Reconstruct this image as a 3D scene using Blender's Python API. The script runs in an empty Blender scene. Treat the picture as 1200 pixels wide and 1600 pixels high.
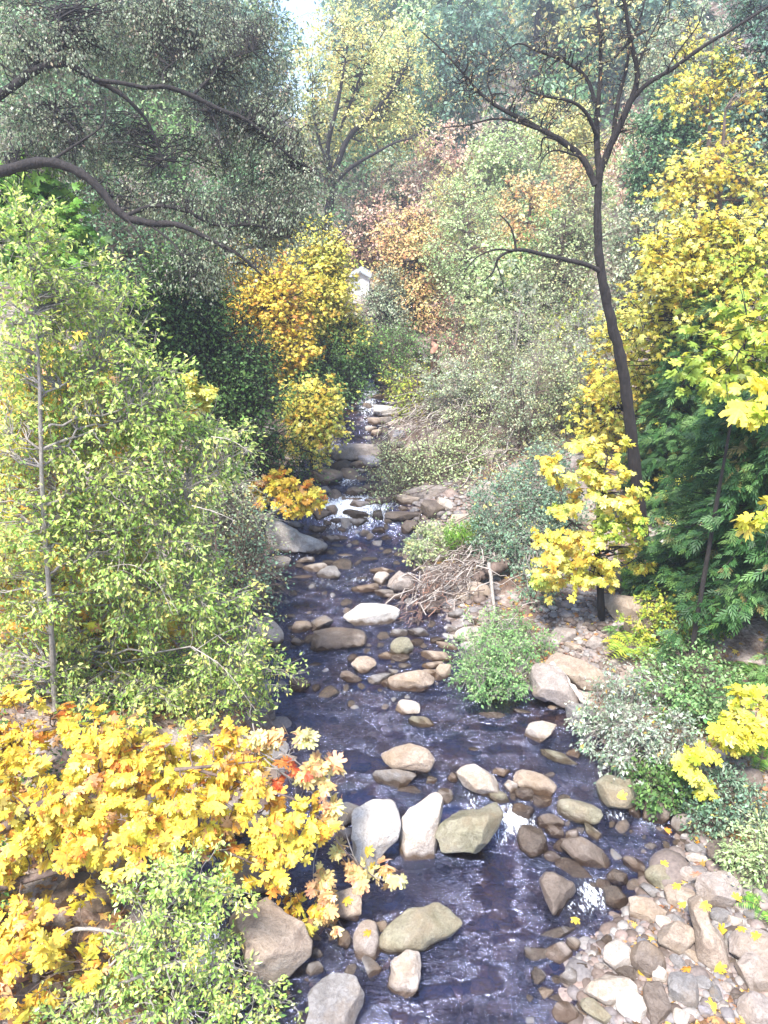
import bpy, bmesh, math
import numpy as np
from mathutils import Vector, Matrix

# ------------------------------------------------------------------ camera, sky, sun, exposure
scene = bpy.context.scene
COL = scene.collection
CAMH, PITCH, FPX = 8.0, math.radians(22.0), 1209.0
cam_data = bpy.data.cameras.new("camera")
cam = bpy.data.objects.new("camera", cam_data); COL.objects.link(cam)
cam.location = (0, 0, CAMH); cam.rotation_euler = (math.pi / 2 - PITCH, 0, 0)
cam_data.sensor_fit = 'VERTICAL'; cam_data.sensor_height = 36.0
cam_data.lens = FPX / 1600.0 * 36.0
cam_data.clip_start = 0.1; cam_data.clip_end = 1200
scene.camera = cam
SUN_EL, SUN_AZ = math.radians(62), math.radians(-152)     # azimuth from +Y (upstream), negative = left
world = bpy.data.worlds.new("World"); scene.world = world; world.use_nodes = True
wn = world.node_tree.nodes; wl = world.node_tree.links
bg = wn['Background']; sky = wn.new('ShaderNodeTexSky'); sky.sky_type = 'NISHITA'
sky.sun_disc = False; sky.sun_elevation = SUN_EL; sky.sun_rotation = SUN_AZ
sky.air_density = 1.0; sky.dust_density = 0.6; sky.ozone_density = 4.0
wl.new(sky.outputs[0], bg.inputs[0]); bg.inputs[1].default_value = 0.115
sd = bpy.data.lights.new("sun", 'SUN'); sd.energy = 3.2; sd.angle = math.radians(12); sd.color = (1.0, 0.95, 0.87)
sun = bpy.data.objects.new("sun", sd); COL.objects.link(sun)
sdir = Vector((math.sin(SUN_AZ) * math.cos(SUN_EL), math.cos(SUN_AZ) * math.cos(SUN_EL), math.sin(SUN_EL)))
sun.rotation_euler = sdir.to_track_quat('Z', 'Y').to_euler(); sun.location = (0, 0, 60)
scene.view_settings.view_transform = 'Standard'; scene.view_settings.look = 'None'
scene.view_settings.exposure = 2.15; scene.view_settings.gamma = 1.0
scene.render.engine = 'CYCLES'
cy = scene.cycles
cy.max_bounces = 8; cy.diffuse_bounces = 3; cy.glossy_bounces = 3; cy.transmission_bounces = 4
cy.transparent_max_bounces = 8; cy.volume_bounces = 0
cy.sample_clamp_indirect = 4.0

rng = np.random.default_rng(7)

# ------------------------------------------------------------------ picture <-> place
SP, CP = math.sin(PITCH), math.cos(PITCH)
def ray(px, py):
    u = (px - 600.0) / FPX; v = (800.0 - py) / FPX
    return np.array([u, CP + v * SP, -SP + v * CP])          # unit depth along the optical axis
def at(px, py, Y):
    d = ray(px, py); t = Y / d[1]
    return np.array([0, 0, CAMH]) + d * t
def mpp(px, py, Y):                                          # metres per photo pixel there
    return (Y / ray(px, py)[1]) / FPX

# ------------------------------------------------------------------ lie of the land
def sstep(a, b, x):
    t = np.clip((x - a) / (b - a), 0, 1); return t * t * (3 - 2 * t)
def wz(y):                                                   # water level going upstream
    y = np.asarray(y, float)
    z = 0.16 * sstep(7.9, 8.7, y) + 0.10 * sstep(10, 16, y) + 0.5 * sstep(17.2, 18.3, y)
    z = z + 0.45 * sstep(20.5, 23, y) + 0.5 * sstep(24, 26, y) + 0.11 * np.clip(y - 26, 0, 44)
    return z
def at_z(px, py, z):
    d = ray(px, py); t = (z - CAMH) / d[2]
    return np.array([0, 0, CAMH]) + d * t
EDGE = [(1600, 300, 890), (1500, 250, 880), (1400, 260, 985), (1320, 330, 1050), (1260, 430, 1050), (1200, 450, 960), (1150, 440, 915),
        (1100, 435, 900), (1050, 410, 740), (1000, 395, 720), (950, 390, 690), (900, 395, 650), (850, 415, 690), (800, 440, 640),
        (760, 455, 610), (720, 480, 605), (690, 520, 605), (650, 530, 612), (620, 545, 606), (600, 550, 604)]
_E = []
for (py, l, r) in EDGE:
    z = 0.0
    for k in range(6):
        y0 = at_z(600, py, z)[1]; z = float(wz(y0))
    a = at_z(l, py, z); b = at_z(r, py, z); _E.append((a[1], a[0], b[0]))
_E = np.array(_E); _E = np.vstack([[-30, -5.0, 5.0], [0, -3.6, 3.0], _E, [36.5, 0.5, 1.7], [60, 2.5, 4.5], [300, 2, 12]])
def Lx(y): return np.interp(y, _E[:, 0], _E[:, 1])
def Rx(y): return np.interp(y, _E[:, 0], _E[:, 2])
def wob(x, y, s=1.0, k=0.0):
    return (np.sin(x * 1.3 * s + 1.7 * np.sin(y * .9 * s + k)) + np.sin(y * 1.1 * s + 1.3 * np.sin(x * 1.7 * s + 2 + k)) + .5 * np.sin((x + y) * 2.9 * s + k)) / 2.5
def gz(x, y):
    x = np.asarray(x, float); y = np.asarray(y, float)
    L, R = Lx(y), Rx(y); w = wz(y)
    dl = L - x; dr = x - R; d = np.maximum(dl, dr)
    inside = -0.05 - 0.32 * sstep(0, 0.9, -d) + 0.05 * wob(x, y, 1.4)
    hl = np.interp(dl, [0, .6, 2.0, 6, 12, 40, 120], [-.05, .30, .75, 1.9, 4.5, 20, 42])
    hr = np.interp(dr, [0, .8, 3.5, 7, 12, 40, 120], [-.05, .16, .55, 1.5, 4.0, 19, 42])
    out = np.where(dl > dr, hl, hr) + 0.10 * np.clip(d, 0, 1.5) * wob(x, y, .8) + np.clip(d - 6, 0, 8) * .08 * wob(x, y, .15)
    far = 0.5 * np.maximum(y - 58, 0)
    far = np.minimum(far, 45); tot = w + np.where(d > 0, out, inside) + far
    dip = np.exp(-((x + .108 * y) / (2 + .055 * y)) ** 2) * sstep(60, 95, y)
    tot = tot * (1 - dip) + np.minimum(tot, 5 + .03 * y) * dip
    return np.minimum(tot, 34 + .12 * (tot - 34))
def ground(px, py, lift=0.0):
    d = ray(px, py); t = 4.0
    while t < 260:
        p = np.array([0, 0, CAMH]) + d * t
        if p[2] < max(float(gz(p[0], p[1])), float(wz(p[1])) - .02) + lift: break
        t += 0.03 if t < 30 else 0.25
    return p

# ------------------------------------------------------------------ materials
def mat(name):
    m = bpy.data.materials.new(name); m.use_nodes = True
    nt = m.node_tree; b = nt.nodes['Principled BSDF']; return m, nt, b
def N(nt, t, **kw):
    n = nt.nodes.new(t)
    for k, v in kw.items():
        if k.startswith('i_'): n.inputs[k[2:].replace('_', ' ')].default_value = v
        else: setattr(n, k, v)
    return n
def ramp(nt, stops, fac):
    r = nt.nodes.new('ShaderNodeValToRGB'); e = r.color_ramp.elements
    while len(e) < len(stops): e.new(.5)
    for el, (p, c) in zip(e, stops): el.position = p; el.color = (*c, 1) if len(c) == 3 else c
    nt.links.new(fac, r.inputs[0]); return r
def mixc(nt, a, b, fac, mode='MIX'):
    m = nt.nodes.new('ShaderNodeMix'); m.data_type = 'RGBA'; m.blend_type = mode
    for s, v in ((6, a), (7, b), (0, fac)):
        if hasattr(v, 'links'): nt.links.new(v, m.inputs[s])
        else: m.inputs[s].default_value = v if s == 0 else (*v, 1)
    return m.outputs[2]

def leaf_mat(name, gloss=.45, trans=.45):
    m, nt, b = mat(name)
    at_ = N(nt, 'ShaderNodeAttribute', attribute_name='leaf_colour')
    b.inputs['Roughness'].default_value = gloss
    tc = N(nt, 'ShaderNodeTexCoord'); nb = N(nt, 'ShaderNodeTexNoise', i_Scale=34.0, i_Detail=4.0, i_Roughness=.7); nt.links.new(tc.outputs['Object'], nb.inputs[0])
    sp_ = ramp(nt, [(.30, (.42, .30, .22)), (.40, (.9, .86, .8)), (.5, (1, 1, 1)), (.68, (1.1, 1.1, 1.0))], nb.outputs[0]); lc = mixc(nt, at_.outputs['Color'], sp_.outputs[0], 1.0, 'MULTIPLY')
    nt.links.new(lc, b.inputs['Base Color'])
    tr = N(nt, 'ShaderNodeBsdfTranslucent')
    nt.links.new(mixc(nt, lc, (1.0, 1.0, .45), .35, 'MULTIPLY'), tr.inputs[0])
    mx = N(nt, 'ShaderNodeMixShader'); mx.inputs[0].default_value = trans
    nt.links.new(b.outputs[0], mx.inputs[1]); nt.links.new(tr.outputs[0], mx.inputs[2])
    nt.links.new(mx.outputs[0], nt.nodes['Material Output'].inputs[0]); return m
M_LEAF = leaf_mat('leaf_blade', .5, .42); M_GLOSSY = leaf_mat('leathery_leaf', .3, .25)

def bark_mat(name, c1, c2, scale=9):
    m, nt, b = mat(name)
    tc = N(nt, 'ShaderNodeTexCoord'); mp = N(nt, 'ShaderNodeMapping'); mp.inputs['Scale'].default_value = (1, 1, .3)
    nt.links.new(tc.outputs['Object'], mp.inputs[0])
    n = N(nt, 'ShaderNodeTexNoise', i_Scale=scale, i_Detail=6.0, i_Roughness=.7); nt.links.new(mp.outputs[0], n.inputs[0])
    r = ramp(nt, [(.32, c1), (.68, c2)], n.outputs[0]); nt.links.new(r.outputs[0], b.inputs['Base Color'])
    b.inputs['Roughness'].default_value = .9
    bp = N(nt, 'ShaderNodeBump', i_Strength=1.0, i_Distance=.05); nt.links.new(n.outputs[0], bp.inputs['Height']); nt.links.new(bp.outputs[0], b.inputs['Normal'])
    return m
B_DARK = bark_mat('dark_bark', (.006, .005, .005), (.034, .026, .024), 16)
B_MID = bark_mat('brown_bark', (.06, .04, .032), (.20, .145, .12))
B_GREY = bark_mat('grey_bark', (.16, .14, .125), (.42, .38, .34), 14)
B_PALE = bark_mat('bleached_wood', (.30, .25, .22), (.62, .55, .50), 14)
B_RED = bark_mat('reddish_twig', (.26, .11, .07), (.55, .33, .24), 14)

def rock_mat(name, c1, c2, c3, rough=.75, wetall=0.0):
    m, nt, b = mat(name)
    tc = N(nt, 'ShaderNodeTexCoord'); oi = N(nt, 'ShaderNodeObjectInfo')
    ad = N(nt, 'ShaderNodeVectorMath', operation='ADD'); sc = N(nt, 'ShaderNodeVectorMath', operation='SCALE')
    cb = N(nt, 'ShaderNodeCombineXYZ'); 
    for k in range(3): nt.links.new(oi.outputs['Random'], cb.inputs[k])
    nt.links.new(cb.outputs[0], sc.inputs[0]); sc.inputs['Scale'].default_value = 40
    nt.links.new(tc.outputs['Object'], ad.inputs[0]); nt.links.new(sc.outputs[0], ad.inputs[1])
    n1 = N(nt, 'ShaderNodeTexNoise', i_Scale=2.6, i_Detail=9.0, i_Roughness=.68, i_Distortion=.6); nt.links.new(ad.outputs[0], n1.inputs[0])
    n2 = N(nt, 'ShaderNodeTexNoise', i_Scale=38.0, i_Detail=5.0, i_Roughness=.8); nt.links.new(ad.outputs[0], n2.inputs[0])
    n3 = N(nt, 'ShaderNodeTexNoise', i_Scale=1.3, i_Detail=5.0, i_Roughness=.6); nt.links.new(ad.outputs[0], n3.inputs[0])
    r = ramp(nt, [(.30, c1), (.52, c2), (.72, c3)], n1.outputs[0])
    sp = ramp(nt, [(.34, (.55, .52, .5)), (.48, (1, 1, 1)), (.70, (1.15, 1.13, 1.1))], n2.outputs[0])
    n4 = N(nt, 'ShaderNodeTexNoise', i_Scale=8.0, i_Detail=6.0, i_Roughness=.75, i_Distortion=1.2); nt.links.new(ad.outputs[0], n4.inputs[0])
    mo = ramp(nt, [(.30, (.50, .46, .43)), (.46, (.92, .90, .88)), (.49, (.62, .57, .52)), (.52, (1, 1, 1)), (.72, (1.22, 1.2, 1.18))], n4.outputs[0])
    c0 = mixc(nt, r.outputs[0], mo.outputs[0], .75, 'MULTIPLY')
    c = mixc(nt, c0, sp.outputs[0], .8, 'MULTIPLY')
    st = ramp(nt, [(.50, (0, 0, 0)), (.66, (1, 1, 1))], n3.outputs[0])                       # brown weather stains and algae film
    stf = N(nt, 'ShaderNodeMath', operation='MULTIPLY', use_clamp=True); stf.inputs[1].default_value = .55
    nt.links.new(st.outputs[0], stf.inputs[0])
    c = mixc(nt, c, (.20, .135, .075), stf.outputs[0])
    w = N(nt, 'ShaderNodeAttribute', attribute_name='splash')                                # the band the stream keeps wet
    wa = N(nt, 'ShaderNodeMath', operation='ADD', use_clamp=True); wa.inputs[1].default_value = wetall
    nt.links.new(w.outputs['Fac'], wa.inputs[0])
    wet = mixc(nt, c, (.30, .235, .18), 1.0, 'MULTIPLY')
    c = mixc(nt, c, wet, wa.outputs[0]); nt.links.new(c, b.inputs['Base Color'])
    rr = N(nt, 'ShaderNodeMapRange'); rr.inputs[3].default_value = rough; rr.inputs[4].default_value = .16
    nt.links.new(wa.outputs[0], rr.inputs[0]); nt.links.new(rr.outputs[0], b.inputs['Roughness'])
    hs = N(nt, 'ShaderNodeMath', operation='MULTIPLY_ADD'); hs.inputs[1].default_value = .3
    nt.links.new(n2.outputs[0], hs.inputs[0]); nt.links.new(n4.outputs[0], hs.inputs[2])
    bp = N(nt, 'ShaderNodeBump', i_Strength=.7, i_Distance=.05); nt.links.new(hs.outputs[0], bp.inputs['Height']); nt.links.new(bp.outputs[0], b.inputs['Normal'])
    return m
ROCK = {
 'white': rock_mat('white_stone', (0.377, 0.347, 0.324), (0.498, 0.468, 0.437), (0.558, 0.536, 0.513)),
 'pale': rock_mat('pale_granite', (0.351, 0.303, 0.264), (0.400, 0.353, 0.312), (0.481, 0.440, 0.400)),
 'tan': rock_mat('tan_sandstone', (0.207, 0.156, 0.121), (0.320, 0.259, 0.207), (0.333, 0.291, 0.248)),
 'grey': rock_mat('grey_stone', (0.136, 0.128, 0.128), (0.208, 0.196, 0.192), (0.236, 0.223, 0.216)),
 'pink': rock_mat('pinkish_stone', *[(x, x * .86, x * .78) for x in (.20, .29, .37)]) if True else rock_mat('pinkish_stone', (0.240, 0.152, 0.128), (0.289, 0.203, 0.177), (0.354, 0.289, 0.262)),
  'brown': rock_mat('brown_stone', (.085, .064, .050), (.155, .122, .100), (.235, .200, .175), .55, .12),
 'wet': rock_mat('wet_brown_stone', (.085, .066, .052), (.15, .122, .10), (.23, .195, .165), .4, .7),
 'green': rock_mat('mossy_grey_stone', (0.128, 0.120, 0.072), (0.216, 0.200, 0.144), (0.262, 0.243, 0.203)),
 'blue': rock_mat('bluish_stone', (0.160, 0.160, 0.184), (0.232, 0.232, 0.272), (0.249, 0.249, 0.282)),
}

# ------------------------------------------------------------------ objects and tags
def tag(o, label=None, cat=None, group=None, kind=None):
    if label: o['label'] = label
    if cat: o['category'] = cat
    if group: o['group'] = group
    if kind: o['kind'] = kind
    return o
def thing(name, label, cat, loc, group=None):
    o = bpy.data.objects.new(name, None); COL.objects.link(o); o.location = tuple(map(float, loc)); o.empty_display_size = .2
    return tag(o, label, cat, group)
def mesh_np(name, V, F, k, material, parent=None, smooth=False, fcol=None, vattr=None, origin=None):
    """V (n,3) verts, F (m,k) faces of equal size k"""
    V = np.asarray(V, np.float32)
    if parent is not None: V = V - np.array(parent.location, np.float32)
    elif origin is not None: V = V - np.asarray(origin, np.float32)
    me = bpy.data.meshes.new(name); m = len(F)
    me.vertices.add(len(V)); me.vertices.foreach_set('co', V.ravel())
    me.loops.add(m * k); me.loops.foreach_set('vertex_index', np.asarray(F, np.int32).ravel())
    me.polygons.add(m); me.polygons.foreach_set('loop_start', np.arange(0, m * k, k, dtype=np.int32))
    me.polygons.foreach_set('use_smooth', np.full(m, smooth, bool))
    me.update(calc_edges=True)
    if fcol is not None:
        a = me.attributes.new('leaf_colour', 'FLOAT_COLOR', 'FACE')
        a.data.foreach_set('color', np.hstack([fcol, np.ones((m, 1))]).astype(np.float32).ravel())
    if vattr:
        for nm, arr in vattr.items():
            a = me.attributes.new(nm, 'FLOAT', 'POINT'); a.data.foreach_set('value', np.asarray(arr, np.float32))
    me.materials.append(material)
    o = bpy.data.objects.new(name, me); COL.objects.link(o)
    if parent is not None: o.parent = parent
    elif origin is not None: o.location = tuple(map(float, origin))
    return o

# ------------------------------------------------------------------ tubes (all stems, limbs, twigs)
def tubes(P, R, sides=5):
    """P (T,S,3) paths, R (T,S) radii -> V, F(quads)"""
    P = np.asarray(P, float); R = np.asarray(R, float); T, S, _ = P.shape
    tg = np.gradient(P, axis=1); tg /= np.linalg.norm(tg, axis=2, keepdims=True) + 1e-9
    ref = np.where(np.abs(tg[:, :1, 2:3]) > .9, np.array([1., 0, 0]), np.array([0, 0, 1.])); ref = np.broadcast_to(ref, tg.shape)
    u = np.cross(tg, ref); u /= np.linalg.norm(u, axis=2, keepdims=True) + 1e-9; v = np.cross(tg, u)
    a = np.arange(sides) * 2 * np.pi / sides
    V = P[:, :, None] + R[:, :, None, None] * (np.cos(a)[None, None, :, None] * u[:, :, None] + np.sin(a)[None, None, :, None] * v[:, :, None])
    idx = np.arange(T * S * sides).reshape(T, S, sides); nx = np.roll(idx, -1, axis=2)
    F = np.stack([idx[:, :-1], nx[:, :-1], nx[:, 1:], idx[:, 1:]], -1).reshape(-1, 4)
    return V.reshape(-1, 3), F
def joinq(parts):
    Vs, Fs, n = [], [], 0
    for V, F in parts:
        Vs.append(V); Fs.append(F + n); n += len(V)
    return np.vstack(Vs), np.vstack(Fs)
def spline(pts, rad, n=None, jit=0.0, r=None):
    pts = np.asarray(pts, float); rad = np.asarray(rad, float); m = len(pts)
    n = n or (m - 1) * 6 + 1
    t = np.linspace(0, m - 1, n); i = np.clip(t.astype(int), 0, m - 2); f = (t - i)[:, None]
    Q = np.vstack([2 * pts[0] - pts[1], pts, 2 * pts[-1] - pts[-2]])
    a, b, c, d = Q[i], Q[i + 1], Q[i + 2], Q[i + 3]
    P = .5 * ((2 * b) + (-a + c) * f + (2 * a - 5 * b + 4 * c - d) * f ** 2 + (-a + 3 * b - 3 * c + d) * f ** 3)
    if jit and r is not None: P[1:-1] += r.normal(0, jit, (n - 2, 3)) * rad.mean()
    R = np.interp(t, np.arange(m), rad)
    return P, R * (1 + .07 * np.sin(np.arange(n) * 2.3 + rad.sum() * 90) + .05 * np.sin(np.arange(n) * 4.9))
def limb(pts, rad, sides=8, jit=.25, r=rng):
    P, R = spline(pts, rad, None, jit, r); return tubes(P[None], R[None], sides)
def arcs(A, B, r0, r1, S=5, sag=.12, r=rng, wig=.06):
    """batch of curved twigs A->B (T,3)"""
    A = np.asarray(A, float); B = np.asarray(B, float); T = len(A); t = np.linspace(0, 1, S)[None, :, None]
    ln = np.linalg.norm(B - A, axis=1)[:, None, None]
    P = A[:, None] * (1 - t) + B[:, None] * t
    P[:, :, 2] += (4 * t * (1 - t) * ln * sag)[:, :, 0]
    P[:, 1:-1] += r.normal(0, 1, (T, S - 2, 3)) * ln * wig
    R = np.broadcast_to(np.linspace(0, 1, S)[None], (T, S)); R = np.asarray(r0)[:, None] * (1 - R) + np.asarray(r1)[:, None] * R
    return P, R

# ------------------------------------------------------------------ leaves
def half(h):
    h = list(h); return np.array(h + [(-x, y) for x, y in h[-2:0:-1]] if h[-1][0] == 0 else h + [(-x, y) for x, y in h[:0:-1]])
_mp = [(0, 1), (.07, .80), (.22, .78), (.15, .50), (.38, .60), (.46, .76), (.66, .66), (.60, .46), (.36, .28), (.56, .20), (.70, .02), (.42, -.04), (.10, -.12)]
_ms = [(0, 1), (.15, .48), (.58, .70), (.36, .26), (.66, .02), (.10, -.12)]
def fan(h):
    o = np.array(h + [(-x, y) for x, y in h[:0:-1]]); c = np.array([[0, .18]]); P = np.vstack([c, o]); n = len(o)
    z = -.16 * ((P[:, 0]) ** 2 + (P[:, 1] - .18) ** 2) - .05 * np.abs(P[:, 0]); z[0] = 0.02
    V = np.column_stack([P, z]); F = np.array([(0, 1 + i, 1 + (i + 1) % n) for i in range(n)]); return V, F
T_MAPLE = fan(_mp); T_MAPLE_S = fan(_ms)
T_OVAL = (np.array([(0, 0, 0), (.24, .35, .05), (0, .45, -.02), (-.24, .35, .05), (.17, .75, .02), (0, 1, -.06), (-.17, .75, .02)]),
          np.array([(0, 1, 4, 2), (2, 4, 5, 6)]))
T_OVAL = (np.array([(0, 0, 0), (.26, .40, .06), (0, 1, -.06), (-.26, .40, .06), (0, .45, -.03)]), np.array([(0, 1, 4), (1, 2, 4), (2, 3, 4), (3, 0, 4)]))
T_DIA = (np.array([(0, 0, 0), (.34, .5, .05), (0, 1, -.05), (-.34, .5, .05)]), np.array([(0, 1, 2, 3)]))
def _spray():
    V, F = [], []
    for k, (y, s, a) in enumerate([(0, .5, .75), (0, .5, -.75), (.2, .48, .6), (.2, .48, -.6), (.42, .40, .5), (.42, .40, -.5), (.60, .42, 0), (.0, .66, .12)]):
        d = np.array([math.sin(a), math.cos(a)]); n = np.array([d[1], -d[0]]); b = np.array([0, y]); w = .06
        for q in (b, b + d * s * .5 + n * w, b + d * s, b + d * s * .5 - n * w):
            V.append((q[0], q[1], -.18 * (q[0] ** 2 + q[1] ** 2)))
        F.append((4 * k, 4 * k + 1, 4 * k + 2, 4 * k + 3))
    return np.array(V), np.array(F)
T_SPRAY = _spray()
def scatter(T, P, A, H, S, C):
    """place template T at P with axis A, normal hint H, size S, colour C -> V, F, fcol"""
    TV, TF = T; n = len(P); k = TF.shape[1]
    A = A / (np.linalg.norm(A, axis=1, keepdims=True) + 1e-9)
    Z = H - (H * A).sum(1, keepdims=True) * A; Z /= np.linalg.norm(Z, axis=1, keepdims=True) + 1e-9
    X = np.cross(A, Z)
    q_ = .15 if len(TV) > 20 and k == 4 else 1.0
    cz = (1 + q_ * 1.6 * np.sin(np.arange(n) * 12.9898) + .8 * np.sin(np.arange(n) * 4.1))[:, None, None]; wx = (.9 + .16 * np.sin(np.arange(n) * 7.7))[:, None, None]
    V = P[:, None] + S[:, None, None] * (wx * TV[None, :, 0:1] * X[:, None] + TV[None, :, 1:2] * A[:, None] + cz * TV[None, :, 2:3] * Z[:, None])
    F = (TF[None] + (np.arange(n) * len(TV))[:, None, None]).reshape(-1, k)
    return V.reshape(-1, 3), F, np.repeat(C, len(TF), axis=0)
def unit(n, r): 
    v = r.normal(0, 1, (n, 3)); return v / np.linalg.norm(v, axis=1, keepdims=True)
PAL = {
 'yellow': [((.82, .67, .10), 5), ((.82, .74, .20), 4), ((.80, .50, .08), 1.3), ((.50, .58, .12), 1.8)],
 'gold': [((.80, .60, .08), 6), ((.78, .42, .06), 2), ((.82, .66, .10), 4), ((.72, .27, .05), .6), ((.72, .42, .22), .7)],
 'lemon': [((.84, .74, .09), 6), ((.80, .72, .16), 3), ((.50, .58, .06), 2)],
 'ygreen': [((.42, .50, .07), 4), ((.28, .40, .06), 4), ((.62, .56, .08), 2)],
 'alder': [((0.391, 0.552, 0.115), 5), ((0.529, 0.667, 0.196), 5), ((0.230, 0.380, 0.081), 3), ((0.690, 0.736, 0.253), 2.5), ((0.800, 0.759, 0.207), .8)],
 'alderlow': [((0.351, 0.507, 0.117), 5), ((0.494, 0.624, 0.195), 4), ((0.208, 0.351, 0.078), 3), ((0.780, 0.754, 0.234), 1.6), ((0.800, 0.650, 0.182), .6)],
 'bright': [((.20, .40, .06), 4), ((.32, .50, .10), 3), ((.12, .28, .05), 2)],
 'mint': [((.22, .40, .14), 4), ((.34, .50, .22), 3), ((.13, .27, .09), 2)],
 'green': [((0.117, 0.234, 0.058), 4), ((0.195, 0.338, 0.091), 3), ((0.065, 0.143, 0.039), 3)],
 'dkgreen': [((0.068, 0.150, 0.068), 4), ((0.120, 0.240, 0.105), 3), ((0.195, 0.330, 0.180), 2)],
 'cedar': [((.035, .10, .030), 4), ((.065, .17, .045), 3), ((.13, .25, .07), 1.8), ((.20, .18, .06), .3)],
 'bay': [((0.116, 0.246, 0.109), 4), ((0.217, 0.362, 0.189), 3), ((0.072, 0.160, 0.072), 2), ((0.377, 0.522, 0.348), 1)],
 'oak': [((0.240, 0.288, 0.192), 5), ((0.336, 0.372, 0.264), 4), ((0.144, 0.180, 0.108), 3), ((0.360, 0.384, 0.300), 1.5), ((0.312, 0.240, 0.180), .8)],
 'grey': [((0.375, 0.463, 0.300), 4), ((0.525, 0.575, 0.413), 3), ((0.200, 0.263, 0.163), 3), ((0.525, 0.475, 0.312), 1)],
 'willow': [((0.400, 0.500, 0.250), 4), ((0.550, 0.625, 0.350), 3), ((0.225, 0.300, 0.150), 3), ((0.575, 0.525, 0.250), 1.2)],
 'bluegreen': [((0.175, 0.300, 0.200), 4), ((0.300, 0.425, 0.300), 3), ((0.100, 0.188, 0.112), 2), ((0.562, 0.525, 0.175), .4)],
 'silver': [((.33, .40, .31), 4), ((.46, .51, .42), 3), ((.18, .26, .16), 3), ((.56, .40, .12), .3)],
 'paleyel': [((0.682, 0.660, 0.286), 4), ((0.770, 0.682, 0.242), 3), ((0.462, 0.506, 0.220), 2), ((0.770, 0.550, 0.220), 1)],
 'palegreen': [((0.462, 0.594, 0.286), 4), ((0.572, 0.660, 0.374), 3), ((0.330, 0.462, 0.198), 2)],
 'orange': [((0.800, 0.527, 0.242), 4), ((0.800, 0.641, 0.280), 3), ((0.793, 0.413, 0.223), 2), ((0.660, 0.641, 0.299), 1)],
 'pink': [((0.730, 0.490, 0.410), 4), ((0.790, 0.630, 0.470), 3), ((0.590, 0.350, 0.300), 2), ((0.710, 0.630, 0.350), 1)],
 'red': [((.55, .10, .04), 4), ((.62, .22, .06), 3)],
 'rust': [((0.478, 0.253, 0.172), 4), ((0.550, 0.343, 0.217), 3), ((0.370, 0.244, 0.190), 2)],
 'litter': [((.42, .22, .10), 4), ((.55, .34, .12), 3), ((.26, .14, .08), 4), ((.70, .46, .12), 2)],
 'barel': [((.35, .36, .20), 3), ((.50, .46, .22), 2), ((.28, .22, .14), 2), ((.52, .30, .14), .8)],
 'pine': [((0.126, 0.238, 0.168), 4), ((0.196, 0.322, 0.238), 3), ((0.070, 0.140, 0.098), 3)],
}
def colours(pal, idx, r, n, jit=.24):
    """cluster-coherent colours: idx = cluster of each leaf"""
    cs = np.array([c for c, _ in PAL[pal]]); w = np.array([w for _, w in PAL[pal]], float); w /= w.sum()
    own = r.choice(len(cs), n, p=w); cl = r.choice(len(cs), int(idx.max()) + 1, p=w)
    pick = np.where(r.random(n) < .45, cl[idx], own)
    c = cs[pick] * (1 + r.normal(0, jit, (n, 1))) * (1 + r.normal(0, .05, (n, 3)))
    return np.clip(c, .01, .85)
def coarse(px, py):
    d = ray(px, py); t = 3.0
    while t < 60:
        p = d * t
        if p[2] + CAMH < float(gz(p[0], p[1])) + .05: break
        t += .12
    return p[1]
def crown(blobs, n, size, T, r, rc=.3, twigs=4, droop=.25, face=.6, pal=None, hollow=.6, flat=.7, tipdown=0.0, szvar=.3, per=26):
    B = []
    for b in blobs:
        Yb = b[4]; Yb = min(Yb, coarse(b[0], b[1] + .45 * b[3]) - .15) if Yb < 40 else Yb
        c = at(b[0], b[1], Yb); k = mpp(b[0], b[1], Yb); rx, rz = b[2] * k, b[3] * k
        ry = b[5] if len(b) > 5 and b[5] else (rx + rz) * .45
        B.append((c, np.array([rx, ry, rz]), b[6] if len(b) > 6 else pal))
    area = np.array([(q[0] * q[2] + q[1] * q[2] + q[0] * q[1]) for _, q, _ in B]); area /= area.sum()
    out = []; CC = []; TW = []
    for (c, q, pl), f in zip(B, area):
        m = max(int(n * f), 12); nc = max(int(m / per), 3)
        u = unit(nc, r) * (r.random((nc, 1)) ** (1 / 3 * (1 - hollow) + .08)); u *= 1 + .16 * np.sin(u[:, :1] * 5 + u[:, 2:3] * 4 + c[0]) + (r.random((nc, 1)) < .24) * r.uniform(.1, .42, (nc, 1))
        cc = c + u * q; CC.append(cc)
        td = unit(nc * twigs, r) + np.repeat(u, twigs, 0) * .9; td[:, 2] -= droop; td /= np.linalg.norm(td, axis=1, keepdims=True)
        tl = rc * r.uniform(.6, 1.4, nc * twigs)
        idx = r.integers(0, nc * twigs, m); ci = idx // twigs; s = r.random(m) ** .7
        P = cc[ci] + td[idx] * (tl[idx] * s)[:, None] + r.normal(0, rc * .16, (m, 3)) * np.array([1, 1, flat])
        A = td[idx] * .7 + unit(m, r) * .8; A[:, 2] -= droop + tipdown
        H = unit(m, r) * (1 - face) + np.array([0, -.35, 1.0]) * face + u[ci] * .3
        S = size * (1 + r.normal(0, szvar, m)).clip(.4, 1.8)
        out.append(scatter(T, P, A, H, S, colours(pl, ci, r, m)))
        TW.append((np.repeat(cc, twigs, 0), cc[np.arange(nc * twigs) // twigs] + td * tl[:, None] * 1.05))
    V, F, Cc = [], [], []; n0 = 0
    for v, f, c in out: V.append(v); F.append(f + n0); Cc.append(c); n0 += len(v)
    return np.vstack(V), np.vstack(F), np.vstack(Cc), np.vstack(CC), (np.vstack([a for a, _ in TW]), np.vstack([b for _, b in TW]))

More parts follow.
